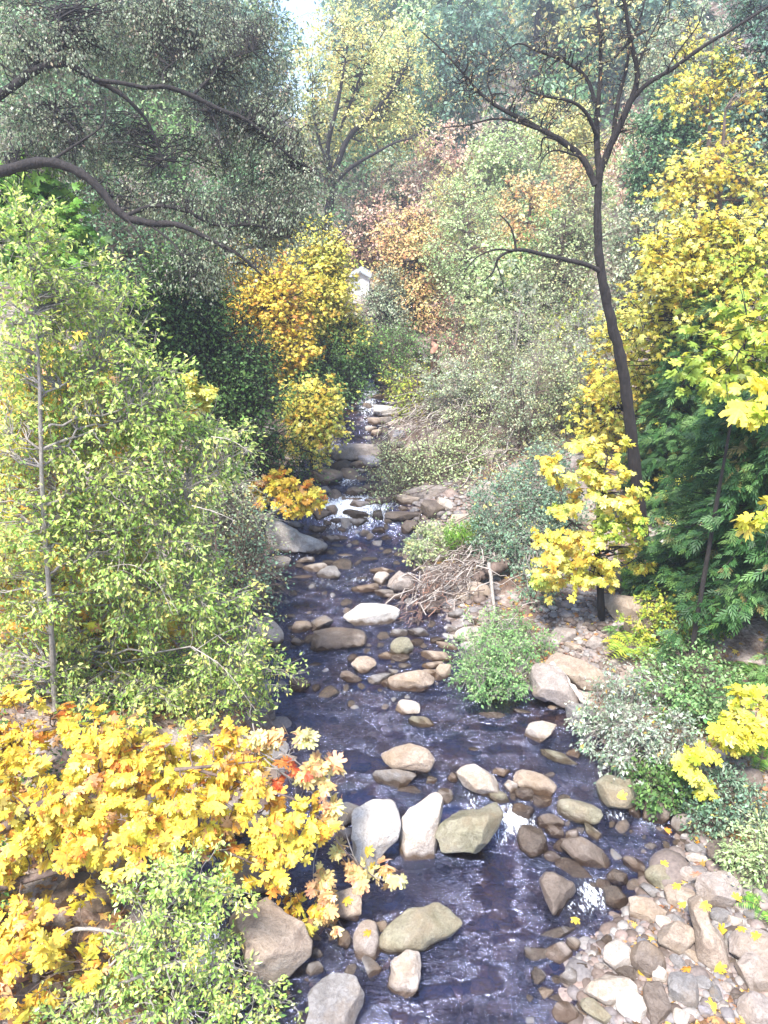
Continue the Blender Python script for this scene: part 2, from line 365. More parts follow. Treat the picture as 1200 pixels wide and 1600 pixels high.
def connect(paths, CC, r, r0=.03, r1=.006, sides=4, nsub=1.0, sag=.05):
    """grow a branch from the nearest lower point of the given skeleton paths (list of (P,R)) to each cluster"""
    SK = np.vstack([p for p, _ in paths]); SR = np.concatenate([q for _, q in paths])
    if nsub < 1: CC = CC[r.random(len(CC)) < nsub]
    if len(CC) == 0: return None
    d = CC[:, None] - SK[None]; dist = np.linalg.norm(d, axis=2) + np.maximum(-d[:, :, 2], 0) * 1.2
    j = dist.argmin(1); A = SK[j]
    P, R = arcs(A, CC, np.minimum(SR[j] * .6, r0), np.full(len(CC), r1), 6, sag, r, .05)
    return tubes(P, R, sides)

def tree(name, label, cat, blobs, n, size, pal, T=T_DIA, base=None, trunk=None, r0=.1, bark=B_MID, limbs=6, rc=.35, seed=0, group=None,
         twig=False, twig_r=.004, nsub=1.0, material=None, stems=None, br=.035, **kw):
    r = np.random.default_rng(1000 + seed)
    V, F, C, CC, TW = crown(blobs, n, size, T, r, rc=rc, pal=pal, **kw)
    cen = CC.mean(0)
    if trunk is None:
        bx = cen.copy() if base is None else np.array(base, float)
        bx[2] = float(gz(bx[0], bx[1])) - .1 if base is None or len(base) < 3 or base[2] is None else base[2]
        top = cen.copy(); top[2] = CC[:, 2].min() * .25 + CC[:, 2].max() * .75
        mid = bx * .5 + top * .5 + np.append(r.normal(0, .03, 2) * (top[2] - bx[2]), 0)
        paths = [spline([bx, mid, top], [r0, r0 * .65, r0 * .15], 16)]
    else: paths = [spline(t[0], t[1], None, .05, r) for t in trunk]
    th = thing(name, label, cat, paths[0][0][0], group)
    tv = joinq([tubes(P[None], R[None], 8) for P, R in paths])
    mesh_np('trunk', *tv, 4, bark, th, True)
    sk = [(P[len(P) // 4:], R[len(P) // 4:]) for P, R in paths] if trunk is None else [(P[len(P) // 5:], R[len(P) // 5:]) for P, R in paths]
    parts = []
    if limbs:
        sel = CC[r.choice(len(CC), min(limbs, len(CC)), replace=False)]
        SK = np.vstack([p for p, _ in sk]); SR = np.concatenate([q for _, q in sk])
        d = sel[:, None] - SK[None]; dist = np.abs(np.linalg.norm(d[:, :, :2], axis=2) - d[:, :, 2]) * .3 + np.linalg.norm(d, axis=2)
        j = dist.argmin(1)
        P, R = arcs(SK[j], sel, SR[j] * .7, np.full(len(sel), max(r0 * .06, .006)), 9, .05, r, .035)
        parts.append(tubes(P, R, 5)); sk += [(P[i], R[i]) for i in range(len(P))]
    c = connect(sk, CC, r, br, .005, 4, nsub)
    if c is not None: parts.append(c)
    if twig:
        P, R = arcs(TW[0], TW[1], np.full(len(TW[0]), twig_r), np.full(len(TW[0]), twig_r * .4), 3, .03, r, .05); parts.append(tubes(P, R, 3))
    mesh_np('branches', *joinq(parts), 4, bark, th, True)
    mesh_np('crown', V, F, F.shape[1], material or M_LEAF, th, False, C)
    return th

def fern(px, py, label, size=.7, nf=14, seed=0, pal='bright', group=None):
    r = np.random.default_rng(seed); b = ground(px, py); th = thing('fern', label, 'fern', b, group); Ps = []; As = []; Hs = []; Ss = []; st = []
    for k in range(nf):
        a = k * 2 * np.pi / nf + r.normal(0, .2); L = size * r.uniform(.7, 1.15); out = np.array([math.cos(a), math.sin(a), 0])
        t = np.linspace(0, 1, 15)[:, None]; P = b + out * L * t * .95 + np.array([0, 0, 1]) * (L * (1.05 * t - 1.05 * t ** 2) + .02)
        st.append(tubes(P[None], np.linspace(.006, .002, 15)[None], 3)); tg = np.gradient(P, axis=0)
        sd = np.cross(tg, [0, 0, 1]); sd /= np.linalg.norm(sd, axis=1, keepdims=True)
        for s in (-1, 1):
            i = np.arange(2, 15); Ps.append(P[i]); As.append(sd[i] * s + tg[i] * 4); Hs.append(np.tile([0, 0, 1.], (13, 1)) + r.normal(0, .1, (13, 3)))
            Ss.append(L * .30 * np.sin(np.linspace(.5, 3.0, 13)))
    P = np.vstack(Ps); V, F, C = scatter((T_DIA[0] * [.45, 1, 1], T_DIA[1]), P, np.vstack(As), np.vstack(Hs), np.concatenate(Ss), colours(pal, np.arange(len(P)) // 26, r, len(P), .1))
    mesh_np('stalks', *joinq(st), 4, B_MID, th, True); mesh_np('fronds', V, F, 4, M_LEAF, th, False, C); return th

def cedar(name, label, foot, head, Y, rad, nb, seed, pal='cedar', top=.15, low=.0, group=None, spray=.34, r0=.14, cat='conifer', dens=1.0, side=None):
    r = np.random.default_rng(seed); a, b = at(*foot, Y), at(*head, Y); g = float(gz(a[0], a[1]))
    a0 = np.array([a[0], a[1], g - .2]) 
    P, R = spline([a0, a * .5 + b * .5, b], [r0, r0 * .7, r0 * .12], 30); th = thing(name, label, cat, a0, group)
    mesh_np('trunk', *tubes(P[None], R[None], 8), 4, B_DARK, th, True)
    h = np.sort(r.uniform(low, 1, nb)); br = []; PP = []; AA = []; HH = []; ci = []
    for k, t in enumerate(h):
        i = t * (len(P) - 1); o = P[int(i)] * (1 - i % 1) + P[min(int(i) + 1, len(P) - 1)] * (i % 1); az = r.uniform(0, 2 * np.pi) if side is None else r.normal(side, .9)
        L = rad * (1 - t) ** .75 * r.uniform(.65, 1.15) + rad * top; q = np.linspace(0, 1, 10)[:, None]
        out = np.array([math.cos(az), math.sin(az), 0]); Q = o + out * L * q + np.array([0, 0, 1]) * L * (.18 * q - .42 * q ** 2 + .06 * np.sin(q * 9 + k))
        br.append(tubes(Q[None], np.linspace(.022, .004, 10)[None], 4))
        m = int(44 * L / rad * 1.6 * dens) + 8; s = r.uniform(.18, 1, m); p = np.stack([np.interp(s, q[:, 0], Q[:, d]) for d in range(3)], 1)
        sd = np.cross(out, [0, 0, 1]); sg = np.where(r.random(m) < .5, -1, 1)[:, None]
        AA.append(sd * sg * r.uniform(.4, 1, (m, 1)) + out * .8 + np.array([0, 0, -.30]) + r.normal(0, .15, (m, 3))); PP.append(p + r.normal(0, .07, (m, 3)))
        HH.append(np.tile([0, -.2, 1.], (m, 1)) + r.normal(0, .5, (m, 3))); ci.append(np.full(m, k))
    PP = np.vstack(PP); n = len(PP)
    V, F, C = scatter(T_SPRAY, PP, np.vstack(AA), np.vstack(HH), spray * .72 * r.uniform(.6, 1.4, n), colours(pal, np.concatenate(ci), r, n, .12))
    mesh_np('boughs', *joinq(br), 4, B_DARK, th, True); mesh_np('crown', V, F, 4, M_LEAF, th, False, C); return th

# ------------------------------------------------------------------ rocks
def ico(n):
    bm = bmesh.new(); bmesh.ops.create_icosphere(bm, subdivisions=n, radius=1); V = np.array([v.co[:] for v in bm.verts]); F = np.array([[v.index for v in f.verts] for f in bm.faces]); bm.free(); return V, F
ICO = {k: ico(k) for k in (2, 3, 4, 5, 6)}
def nz(P, s, k, r3):
    o = 0; a = 1.0
    for i in range(k):
        M = r3[i * 3:i * 3 + 3]; Q = P * s; o = o + a * (np.sin(Q @ M[0] + 1.9 * np.sin(Q @ M[1])) * np.cos(Q @ M[2])); a *= .5; s *= 2.1
    return o
def rock_shape(level, r, cuts=9, ang=.8, rough=.05):
    V, F = ICO[level]; V = V.copy(); cuts += 4
    V = np.sign(V) * np.abs(V) ** (.90 if ang > .5 else .97)
    for k in range(cuts):
        n = unit(1, r)[0]; d = r.uniform(.52, .86) if ang > .5 else r.uniform(.66, .92)
        s = V @ n - d; V -= np.outer(np.maximum(s, 0) * min(.72 + .3 * ang, .99), n)
    r3 = unit(12, r) * 1.0
    V *= (1 + rough * .75 * nz(V, 2.6, 4, r3) + .016 * nz(V, 8.0, 3, r3[::-1].copy()))[:, None]; return V, F
def polyr(poly, ang):
    """radius of a star-shaped polygon about its centre in given directions"""
    poly = np.asarray(poly, float); a = np.arctan2(poly[:, 1], poly[:, 0]); o = np.argsort(a); poly = poly[o]; n = len(poly)
    out = np.zeros_like(ang); d = np.column_stack([np.cos(ang), np.sin(ang)])
    for i in range(n):
        p, q = poly[i], poly[(i + 1) % n]; e = q - p; den = d[:, 0] * e[1] - d[:, 1] * e[0]; den = np.where(np.abs(den) < 1e-9, 1e-9, den)
        t = (p[0] * e[1] - p[1] * e[0]) / den; s = (p[0] * d[:, 1] - p[1] * d[:, 0]) / den
        out = np.where((t > 0) & (s >= -1e-6) & (s <= 1 + 1e-6), np.maximum(out, t), out)
    return out
def splash(V, r, reach=.14):
    return 1 - sstep(.05, reach, V[:, 2] - wz(V[:, 1]) + .03 * np.sin(V[:, 0] * 9) * np.sin(V[:, 1] * 7) + .02 * np.sin(V[:, 0] * 31 + V[:, 1] * 17))
RN = [0]; PLACED = []
def rock(cx, cy, w, h, ang, kind, label, poly=None, cat='rock', name='rock', lift=.45, depth=.9, angular=.7, cuts=9, rough=.05, group=None, splashy=True, planes=None):
    """a stone whose silhouette from the bridge is w x h photo px (turned ang deg clockwise) or the given outline"""
    RN[0] += 1; r = np.random.default_rng(500 + RN[0])
    if poly is not None:
        poly = np.array(poly, float); cx, cy = (poly.min(0) + poly.max(0)) / 2; w, h = poly.max(0) - poly.min(0); pl = (poly - [cx, cy]) * [1, -1]
    c = ground(cx, cy); k = mpp(cx, cy, c[1]); c = ground(cx, cy, lift * min(h, w) * k * .8); k = mpp(cx, cy, c[1])
    up_ = 1.3 if cy < 800 else 1.12 if cy < 960 else 1.0; w, h = w * up_, h * up_
    big = max(w, h); V, F = rock_shape(5 if big > 55 else 4 if big > 24 else 3, r, cuts, angular, rough)
    d = ray(cx, cy); back = -d / np.linalg.norm(d); right = np.cross([0, 0, 1.], back); right /= np.linalg.norm(right); up = np.cross(back, right)
    rr = np.linalg.norm(V[:, :2], axis=1); an = np.arctan2(V[:, 1], V[:, 0])
    if poly is not None:
        an0 = np.linspace(-np.pi, np.pi, 145); pr = polyr(pl, an0); pr = np.where(pr > 0, pr, min(w, h) / 2); pr[-1] = pr[0]
        for _ in range(2): pr = .25 * np.roll(pr, 1) + .5 * pr + .25 * np.roll(pr, -1)
        R = np.interp(an, an0, pr) * 1.10; X = np.cos(an) * rr * R; Yv = np.sin(an) * rr * R
    else:
        a = -math.radians(ang); x0, y0 = V[:, 0] * w * .61, V[:, 1] * h * .61; X = x0 * math.cos(a) - y0 * math.sin(a); Yv = x0 * math.sin(a) + y0 * math.cos(a)
    D = V[:, 2] * min(w, h) * .5 * depth
    W = c + k * (X[:, None] * right + Yv[:, None] * up + D[:, None] * back)
    R0 = k * min(w, h) * .5
    if planes is None: planes = [((r.normal(0, .18), r.normal(-.1, .15), 1), r.uniform(.5, .72)), ((r.normal(0, .5), -1, r.uniform(-.1, .3)), r.uniform(.62, .85))] if angular >= .6 else [((r.normal(0, .15), r.normal(0, .15), 1), r.uniform(.70, .85))]
    for nn, off in planes:
        nn = np.array(nn, float); nn /= np.linalg.norm(nn); sI = (W - c) @ nn - off * R0; W = W - np.outer(np.maximum(sI, 0) * .93, nn)
    PLACED.append((cx, cy, max(w, h) * .5))
    o = mesh_np(name, W, F, 3, ROCK[kind], None, True, vattr={'splash': splash(W, r) if splashy else np.zeros(len(W))}, origin=c)
    return tag(o, label, cat, group)
HAZE = 0.0025
# ------------------------------------------------------------------ ground sheet and stream
def axis_pts(a, b, n, c, k):                                   # denser near c
    t = np.linspace(np.arcsinh((a - c) / k), np.arcsinh((b - c) / k), n); return c + k * np.sinh(t)
def sheet(xs, ys, zf):
    X, Y = np.meshgrid(xs, ys); Z = zf(X, Y); V = np.column_stack([X.ravel(), Y.ravel(), Z.ravel()])
    i = np.arange(len(xs) * len(ys)).reshape(len(ys), len(xs)); F = np.stack([i[:-1, :-1], i[:-1, 1:], i[1:, 1:], i[1:, :-1]], -1).reshape(-1, 4); return V, F
m, nt, b = mat('leaf_strewn_soil')
tc = N(nt, 'ShaderNodeTexCoord')
n1 = N(nt, 'ShaderNodeTexNoise', i_Scale=1.2, i_Detail=8.0, i_Roughness=.7); n2 = N(nt, 'ShaderNodeTexVoronoi', i_Scale=16.0); n3 = N(nt, 'ShaderNodeTexNoise', i_Scale=30.0, i_Detail=4.0)
for n in (n1, n2, n3): nt.links.new(tc.outputs['Object'], n.inputs[0])
soil = ramp(nt, [(.3, (.07, .045, .035)), (.5, (.15, .10, .075)), (.7, (.24, .17, .13))], n1.outputs[0])
peb = ramp(nt, [(.0, (.16, .13, .12)), (.5, (.30, .26, .24)), (1, (.42, .36, .31))], n2.outputs['Color'])
fm = ramp(nt, [(.45, (0, 0, 0)), (.58, (1, 1, 1))], n1.outputs[0])
nt.links.new(mixc(nt, soil.outputs[0], peb.outputs[0], fm.outputs[0]), b.inputs['Base Color']); b.inputs['Roughness'].default_value = .9
ad = N(nt, 'ShaderNodeMath', operation='ADD'); nt.links.new(n2.outputs[0], ad.inputs[0]); nt.links.new(n3.outputs[0], ad.inputs[1])
bp = N(nt, 'ShaderNodeBump', i_Strength=.7, i_Distance=.03); nt.links.new(ad.outputs[0], bp.inputs['Height']); nt.links.new(bp.outputs[0], b.inputs['Normal'])
M_SOIL = m
V, F = sheet(axis_pts(-160, 160, 420, 0, 5), np.concatenate([np.linspace(-30, 3, 30)[:-1], np.geomspace(3, 240, 480)]), gz)
tag(mesh_np('ground', V, F, 4, M_SOIL, None, True), kind='structure')

# places where the water breaks white: px, py, rx, ry, strength
FOAM = [(548, 818, 60, 17, 1.25), (520, 806, 26, 10, 1.0), (590, 815, 30, 14, 1.0), (600, 800, 12, 12, .9), (545, 742, 22, 18, .75), (520, 715, 22, 12, .7), (505, 708, 12, 8, .8),
        (806, 1284, 30, 22, 1.0), (780, 1300, 24, 20, .5), (880, 1262, 24, 14, .5), (925, 1400, 26, 26, .8), (905, 1420, 28, 16, .5), (1020, 1290, 26, 8, .5), (318, 1492, 38, 48, 1.0), (285, 1530, 20, 20, .6),
        (612, 748, 14, 14, .6), (575, 633, 16, 22, .8), (560, 612, 16, 8, .9), (572, 672, 10, 8, .4), (625, 675, 14, 14, .6), (545, 1082, 34, 8, .35), (470, 1020, 20, 8, .4), (470, 1068, 26, 8, .35),
        (600, 1100, 30, 6, .25), (735, 1255, 26, 30, .35), (990, 1500, 16, 34, .6), (1030, 1480, 22, 6, .5), (600, 1490, 12, 10, .3), (500, 912, 40, 12, .3), (560, 906, 26, 5, .5), (470, 800, 20, 10, .3),
        (450, 1395, 30, 10, .5), (540, 1540, 12, 26, .3), (640, 985, 40, 8, .2), (966, 1275, 20, 10, .5)]
FW = []
for px, py, rx, ry, s in FOAM:
    p = at_z(px, py, 0); 
    for _ in range(6): p = at_z(px, py, float(wz(p[1])))
    q = at_z(px, py - ry, p[2]); FW.append((p[0], p[1], rx * mpp(px, py, p[1]), max(q[1] - p[1], .05), s))
ys = np.geomspace(4.2, 62, 620); rows = []
TT = np.linspace(0, 1, 230)
X = np.stack([Lx(y) - 1.3 + (Rx(y) - Lx(y) + 2.6) * TT for y in ys]); Y = np.repeat(ys[:, None], 230, 1)
foam = np.zeros_like(X)
for fx, fy, rx, ry, s in FW: foam = np.maximum(foam, s * np.exp(-(((X - fx) / rx) ** 2 + ((Y - fy) / ry) ** 2) * 1.1))
rr3 = unit(12, np.random.default_rng(3)); P2 = np.column_stack([X.ravel() * 1.0, Y.ravel() * 1.6, np.zeros(X.size)])
rip = nz(P2, 3.2, 4, rr3).reshape(X.shape)
Z = wz(Y) + .007 * rip + .05 * np.minimum(foam, 1) * (nz(P2, 9, 3, rr3[::-1].copy()).reshape(X.shape) * .6 + .3)
i = np.arange(X.size).reshape(X.shape); F = np.stack([i[:-1, :-1], i[:-1, 1:], i[1:, 1:], i[1:, :-1]], -1).reshape(-1, 4)
m, nt, b = mat('stream_water')
tc = N(nt, 'ShaderNodeTexCoord'); mp = N(nt, 'ShaderNodeMapping'); mp.inputs['Scale'].default_value = (1, 1.9, 1); nt.links.new(tc.outputs['Object'], mp.inputs[0])
w1 = N(nt, 'ShaderNodeTexNoise', i_Scale=11.0, i_Detail=3.0, i_Roughness=.55, i_Distortion=.5); w2 = N(nt, 'ShaderNodeTexNoise', i_Scale=30.0, i_Detail=3.0, i_Roughness=.6, i_Distortion=.4)
w3 = N(nt, 'ShaderNodeTexNoise', i_Scale=1.1, i_Detail=2.0)
for n in (w1, w2, w3): nt.links.new(mp.outputs[0], n.inputs[0])
s1 = N(nt, 'ShaderNodeMath', operation='MULTIPLY_ADD'); s1.inputs[1].default_value = .42; nt.links.new(w2.outputs[0], s1.inputs[0]); nt.links.new(w1.outputs[0], s1.inputs[2])
calm = N(nt, 'ShaderNodeMapRange'); calm.inputs[1].default_value = .35; calm.inputs[2].default_value = .6; calm.inputs[3].default_value = .2; calm.inputs[4].default_value = 1.0
nt.links.new(w3.outputs[0], calm.inputs[0])
bp = N(nt, 'ShaderNodeBump', i_Distance=.10); nt.links.new(s1.outputs[0], bp.inputs['Height']); nt.links.new(calm.outputs[0], bp.inputs['Strength'])
gl = N(nt, 'ShaderNodeBsdfGlossy'); gl.inputs['Roughness'].default_value = .12; gl.inputs['Color'].default_value = (.58, .64, 1, 1); nt.links.new(bp.outputs[0], gl.inputs['Normal'])
tp = N(nt, 'ShaderNodeBsdfTransparent'); tp.inputs[0].default_value = (.52, .40, .31, 1)
fr = N(nt, 'ShaderNodeFresnel'); fr.inputs[0].default_value = 2.15; nt.links.new(bp.outputs[0], fr.inputs['Normal'])
mx = N(nt, 'ShaderNodeMixShader'); nt.links.new(fr.outputs[0], mx.inputs[0]); nt.links.new(tp.outputs[0], mx.inputs[1]); nt.links.new(gl.outputs[0], mx.inputs[2])
fa = N(nt, 'ShaderNodeAttribute', attribute_name='foam'); fn = N(nt, 'ShaderNodeTexNoise', i_Scale=24.0, i_Detail=6.0, i_Roughness=.75, i_Distortion=.8); mf = N(nt, 'ShaderNodeMapping'); mf.inputs['Scale'].default_value = (1.3, .45, .3); nt.links.new(tc.outputs['Object'], mf.inputs[0]); nt.links.new(mf.outputs[0], fn.inputs[0])
f1 = N(nt, 'ShaderNodeMath', operation='MULTIPLY_ADD'); f1.inputs[1].default_value = .62; nt.links.new(fa.outputs['Fac'], f1.inputs[0]); fm_ = N(nt, 'ShaderNodeMath', operation='MULTIPLY'); fm_.inputs[1].default_value = 2.6
f0 = N(nt, 'ShaderNodeMath', operation='SUBTRACT'); f0.inputs[1].default_value = .60; nt.links.new(fn.outputs[0], f0.inputs[0]); nt.links.new(f0.outputs[0], fm_.inputs[0]); nt.links.new(fm_.outputs[0], f1.inputs[2])
fr2 = ramp(nt, [(.08, (0, 0, 0)), (.30, (.9, .9, .9))], f1.outputs[0])
b.inputs['Base Color'].default_value = (.82, .85, .90, 1); b.inputs['Roughness'].default_value = .5
m2 = N(nt, 'ShaderNodeMixShader'); fs = N(nt, 'ShaderNodeMapRange'); fs.inputs[1].default_value = .04; fs.inputs[2].default_value = .35; nt.links.new(fa.outputs['Fac'], fs.inputs[0]); fp = N(nt, 'ShaderNodeMath', operation='MULTIPLY'); nt.links.new(fr2.outputs[0], fp.inputs[0]); nt.links.new(fs.outputs[0], fp.inputs[1]); nt.links.new(fp.outputs[0], m2.inputs[0]); nt.links.new(mx.outputs[0], m2.inputs[1]); nt.links.new(b.outputs[0], m2.inputs[2])
nt.links.new(m2.outputs[0], nt.nodes['Material Output'].inputs[0])
wv = np.column_stack([X.ravel(), Y.ravel(), Z.ravel()])
tag(mesh_np('stream_water', wv, F, 4, m, None, True, vattr={'foam': foam.ravel()}), kind='structure')

# ------------------------------------------------------------------ the rocks, read off the photograph
def crop(s, x0, y0, pts): return [(x0 + x / s, y0 + y / s) for x, y in pts]
c1 = lambda p: crop(2.667, 350, 1150, p); c2 = lambda p: crop(2.667, 750, 1200, p); c3 = lambda p: crop(3.75, 380, 680, p); c8 = lambda p: crop(2.4, 700, 950, p)
# large boulders with their own outlines
rock(0, 0, 0, 0, 0, 'white', 'whitish slab boulder leaning left of the two upright pool boulders', c1([(545, 330), (620, 288), (700, 300), (725, 380), (712, 450), (660, 560), (610, 612), (540, 590), (488, 550), (515, 450)]), 'boulder', 'boulder', angular=.7, rough=.03, planes=[((-.3, -.45, 1), .5), ((.8, -.6, 0), .75)])
rock(0, 0, 0, 0, 0, 'pale', 'tall upright grey-pink boulder in the middle of the row of three pool boulders', c1([(760, 290), (850, 242), (900, 240), (914, 290), (900, 400), (872, 520), (800, 558), (742, 556), (722, 480), (735, 370)]), 'boulder', 'boulder', rough=.025, angular=.5, planes=[((-.1, -.5, 1), .62), ((.95, -.35, .1), .78), ((.1, -1, .1), .85)])
rock(0, 0, 0, 0, 0, 'green', 'wide greenish-grey boulder at the right end of the row of three pool boulders', c1([(895, 385), (980, 320), (1050, 315), (1120, 278), (1160, 305), (1174, 370), (1120, 432), (1020, 500), (930, 527), (870, 528), (880, 440)]), 'boulder', 'boulder', rough=.03, planes=[((-.35, -.35, 1), .6), ((.7, -.7, .2), .72)])
rock(0, 0, 0, 0, 0, 'tan', 'huge square-edged brown boulder at lower left partly behind the leafy green shrub', c1([(60, 700), (180, 686), (260, 710), (335, 760), (368, 800), (345, 950), (230, 1037), (120, 1030), (40, 900), (25, 760)]), 'boulder', 'boulder', depth=1.0, rough=.03, angular=.8, planes=[((.12, -.10, 1), .48), ((.55, -1, .05), .62), ((1, -.1, 0), 1.0), ((-.6, -1, .3), .95)])
rock(0, 0, 0, 0, 0, 'pink', 'pinkish-brown wedge boulder under the yellow maple leaves above the huge square one', c1([(40, 540), (130, 480), (230, 445), (280, 490), (255, 590), (160, 665), (50, 620)]), 'boulder', 'boulder', angular=.8, rough=.03, planes=[((-.25, -.25, 1), .5), ((.5, -1, .1), .62)])
rock(0, 0, 0, 0, 0, 'green', 'long low loaf-shaped olive-grey boulder in the lower blue pool', c1([(652, 880), (665, 835), (700, 790), (790, 725), (880, 702), (950, 718), (998, 775), (960, 830), (850, 875), (720, 897)]), 'boulder', 'boulder', angular=.3, rough=.02)
rock(0, 0, 0, 0, 0, 'pale', 'upright pale grey kite-shaped rock standing just below the long loaf boulder', c1([(690, 1000), (700, 950), (760, 892), (810, 905), (824, 960), (805, 1040), (760, 1087), (700, 1075), (680, 1040)]), 'rock', 'rock', rough=.02, angular=.5)
rock(0, 0, 0, 0, 0, 'grey', 'broad flat-topped grey boulder cut by the bottom edge, left of the pool', c1([(290, 1200), (340, 1110), (380, 1060), (460, 1008), (540, 1030), (602, 1095), (580, 1180), (560, 1250), (300, 1260)]), 'boulder', 'boulder', depth=.8, rough=.025, planes=[((.0, -.12, 1), .55), ((.9, -.6, 0), .9)])
rock(0, 0, 0, 0, 0, 'brown', 'golden-brown faceted boulder alone in the riffle with white water to its right', c2([(238, 490), (290, 430), (340, 438), (412, 515), (355, 590), (310, 612), (262, 580), (242, 530)]), 'boulder', 'boulder', angular=1.0, cuts=7, rough=.02, planes=[((-.45, -.35, 1), .55), ((.75, -.8, .1), .45), ((-.9, -.4, .2), .7)])
rock(0, 0, 0, 0, 0, 'tan', 'bone-shaped long grey-tan boulder slanting across the right gravel bar', c2([(850, 600), (900, 553), (950, 640), (1010, 690), (1052, 780), (1010, 815), (930, 790), (905, 700)]), 'boulder', 'boulder', angular=.4, rough=.03)
rock(0, 0, 0, 0, 0, 'white', 'large smooth crescent-shaped pale boulder on the left below the white cascade', c3([(148, 530), (200, 483), (250, 520), (330, 565), (430, 615), (482, 645), (465, 682), (390, 697), (280, 702), (200, 675), (155, 600)]), 'boulder', 'boulder', angular=.3, rough=.02, planes=[((.1, -.3, 1), .75), ((.1, -1, -.1), .85)])
rock(0, 0, 0, 0, 0, 'pink', 'big smooth pinkish slab at the water edge right of the round leafy bush', c8([(318, 335), (298, 270), (330, 215), (400, 213), (470, 300), (492, 360), (440, 382), (380, 352), (330, 350)]), 'boulder', 'boulder', angular=.4, rough=.02, planes=[((-.05, -.25, 1), .55), ((-.3, -1, .0), .75)])
rock(900, 1052, 104, 46, 22, 'tan', 'flat tan slab lying behind the big pinkish slab and under a bleached log', cat='boulder', name='boulder')
rock(908, 1122, 46, 46, 0, 'grey', 'round grey boulder at the left edge of the silvery shrub')
R_ = rock
R_(640, 1186, 72, 40, 8, 'tan', 'pale tan dome rock, topmost of the three stacked in mid stream', angular=.5, lift=.7)
R_(620, 1215, 70, 32, -8, 'grey', 'grey-brown wedge rock just below the pale tan dome in mid stream')
R_(637, 1239, 52, 24, 0, 'wet', 'dark wet brown slab lowest of the three rocks stacked in mid stream', lift=0)
R_(675, 1220, 20, 15, 0, 'grey', 'small roundish grey stone right of the three stacked midstream rocks')
R_(707, 1216, 20, 18, 0, 'brown', 'small round brown stone alone between the midstream stack and the long pale rock')
R_(748, 1220, 66, 38, 22, 'pale', 'pale rounded wedge rock with a dark overhang above the greenish pool boulder', lift=.7, angular=.5)
R_(693, 1242, 24, 30, -30, 'grey', 'small greyish pebble rock touching the top of the upright pool boulder')
R_(545, 1269, 40, 34, -25, 'grey', 'grey rounded rock at the upper left of the leaning whitish slab')
R_(539, 1307, 34, 22, -8, 'blue', 'smooth bluish oval stone under the maple twigs by the whitish slab')
R_(537, 1412, 58, 54, 30, 'tan', 'tan faceted boulder in the stream below the whitish slab')
R_(538, 1471, 26, 26, 0, 'wet', 'dark brown wet stone beneath the tan faceted boulder')
R_(574, 1471, 40, 54, 0, 'pink', 'egg-shaped pinkish rock left of the long loaf boulder', angular=.2, rough=.01)
R_(594, 1449, 18, 22, 20, 'white', 'small bright white stone wedged behind the egg-shaped pinkish rock')
R_(581, 1514, 36, 24, 45, 'grey', 'slanting dark grey stone right below the egg-shaped pinkish rock')
R_(622, 1489, 24, 12, -10, 'brown', 'thin brown stone at the foot of the long loaf boulder', lift=0)
R_(549, 1524, 46, 28, -8, 'grey', 'low drowned grey stone above the broad boulder at the bottom edge', lift=0)
R_(492, 1490, 22, 20, 0, 'grey', 'dark pebble rock against the right side of the huge square boulder')
R_(491, 1514, 28, 24, 0, 'grey', 'five-sided grey stone at the lower right corner of the huge square boulder')
R_(691, 1357, 26, 14, 15, 'wet', 'small reddish-brown stone just below the upright pool boulders', lift=0)
R_(566, 1198, 34, 16, 0, 'wet', 'drowned dark stone left of the midstream stack', lift=-.2)
R_(370, 1288, 92, 44, 12, 'tan', 'tan boulder peeping out from under yellow maple leaves at left', cat='boulder', name='boulder')
R_(320, 1384, 44, 30, 0, 'pink', 'small pinkish rock at left among green shrub twigs')
R_(160, 1402, 84, 44, 0, 'brown', 'dark brown bank rock seen through the gap in the yellow maple', cat='boulder', name='boulder')
R_(110, 1395, 60, 50, 0, 'wet', 'dark shaded rock left of the brown one behind the yellow maple')
R_(60, 1560, 70, 40, 0, 'brown', 'shaded brown rock at the bottom left corner under yellow leaves')
R_(40, 1500, 70, 40, 10, 'brown', 'dark bank rock at the left edge under yellow leaves')
R_(230, 1360, 70, 50, 10, 'brown', 'dark rock half hidden by yellow leaves left of the green shrub')
R_(410, 1170, 70, 34, 8, 'grey', 'low grey rock at the left waterline behind red maple twigs')
R_(430, 1185, 56, 26, 0, 'tan', 'flat tan rock at the left waterline with bare twigs across it')
# the row of stones across the stream and the riffle right of it
R_(838, 1226, 60, 32, 14, 'tan', 'long rounded tan rock on the right half of the stone row', angular=.3)
R_(797, 1229, 22, 22, 0, 'pale', 'small pale stone between the two long tan rocks')
R_(784, 1208, 28, 16, 0, 'tan', 'small tan stone right of the pale wedge rock')
R_(782, 1245, 34, 24, 30, 'green', 'olive-brown stone against the pale wedge rock right side')
R_(819, 1241, 26, 22, 0, 'wet', 'wet brown round stone under the long rounded tan rock')
R_(847, 1252, 28, 22, 0, 'wet', 'wet dark brown stone at the lower right of the long rounded tan rock')
R_(816, 1268, 38, 22, -10, 'wet', 'wet reddish-brown stone lowest under the long rounded tan rock')
R_(908, 1268, 64, 32, 0, 'green', 'smooth olive-tan rock shaped like a loaf in the stone row', angular=.3)
R_(859, 1284, 48, 24, -8, 'brown', 'dark flat brown rock left below the olive-tan loaf')
R_(833, 1315, 48, 40, 60, 'wet', 'glossy amber-brown rounded rock beside the little white spill', angular=.3)
R_(866, 1300, 28, 22, 0, 'brown', 'brown stone right of the glossy amber rock')
R_(879, 1323, 28, 18, -40, 'brown', 'leaning dark oval stone between the amber rock and the angular brown rock')
R_(892, 1305, 24, 20, 0, 'pink', 'pinkish small stone above the angular brown rock')
R_(906, 1298, 12, 16, 0, 'blue', 'tiny bluish stone above the angular brown rock')
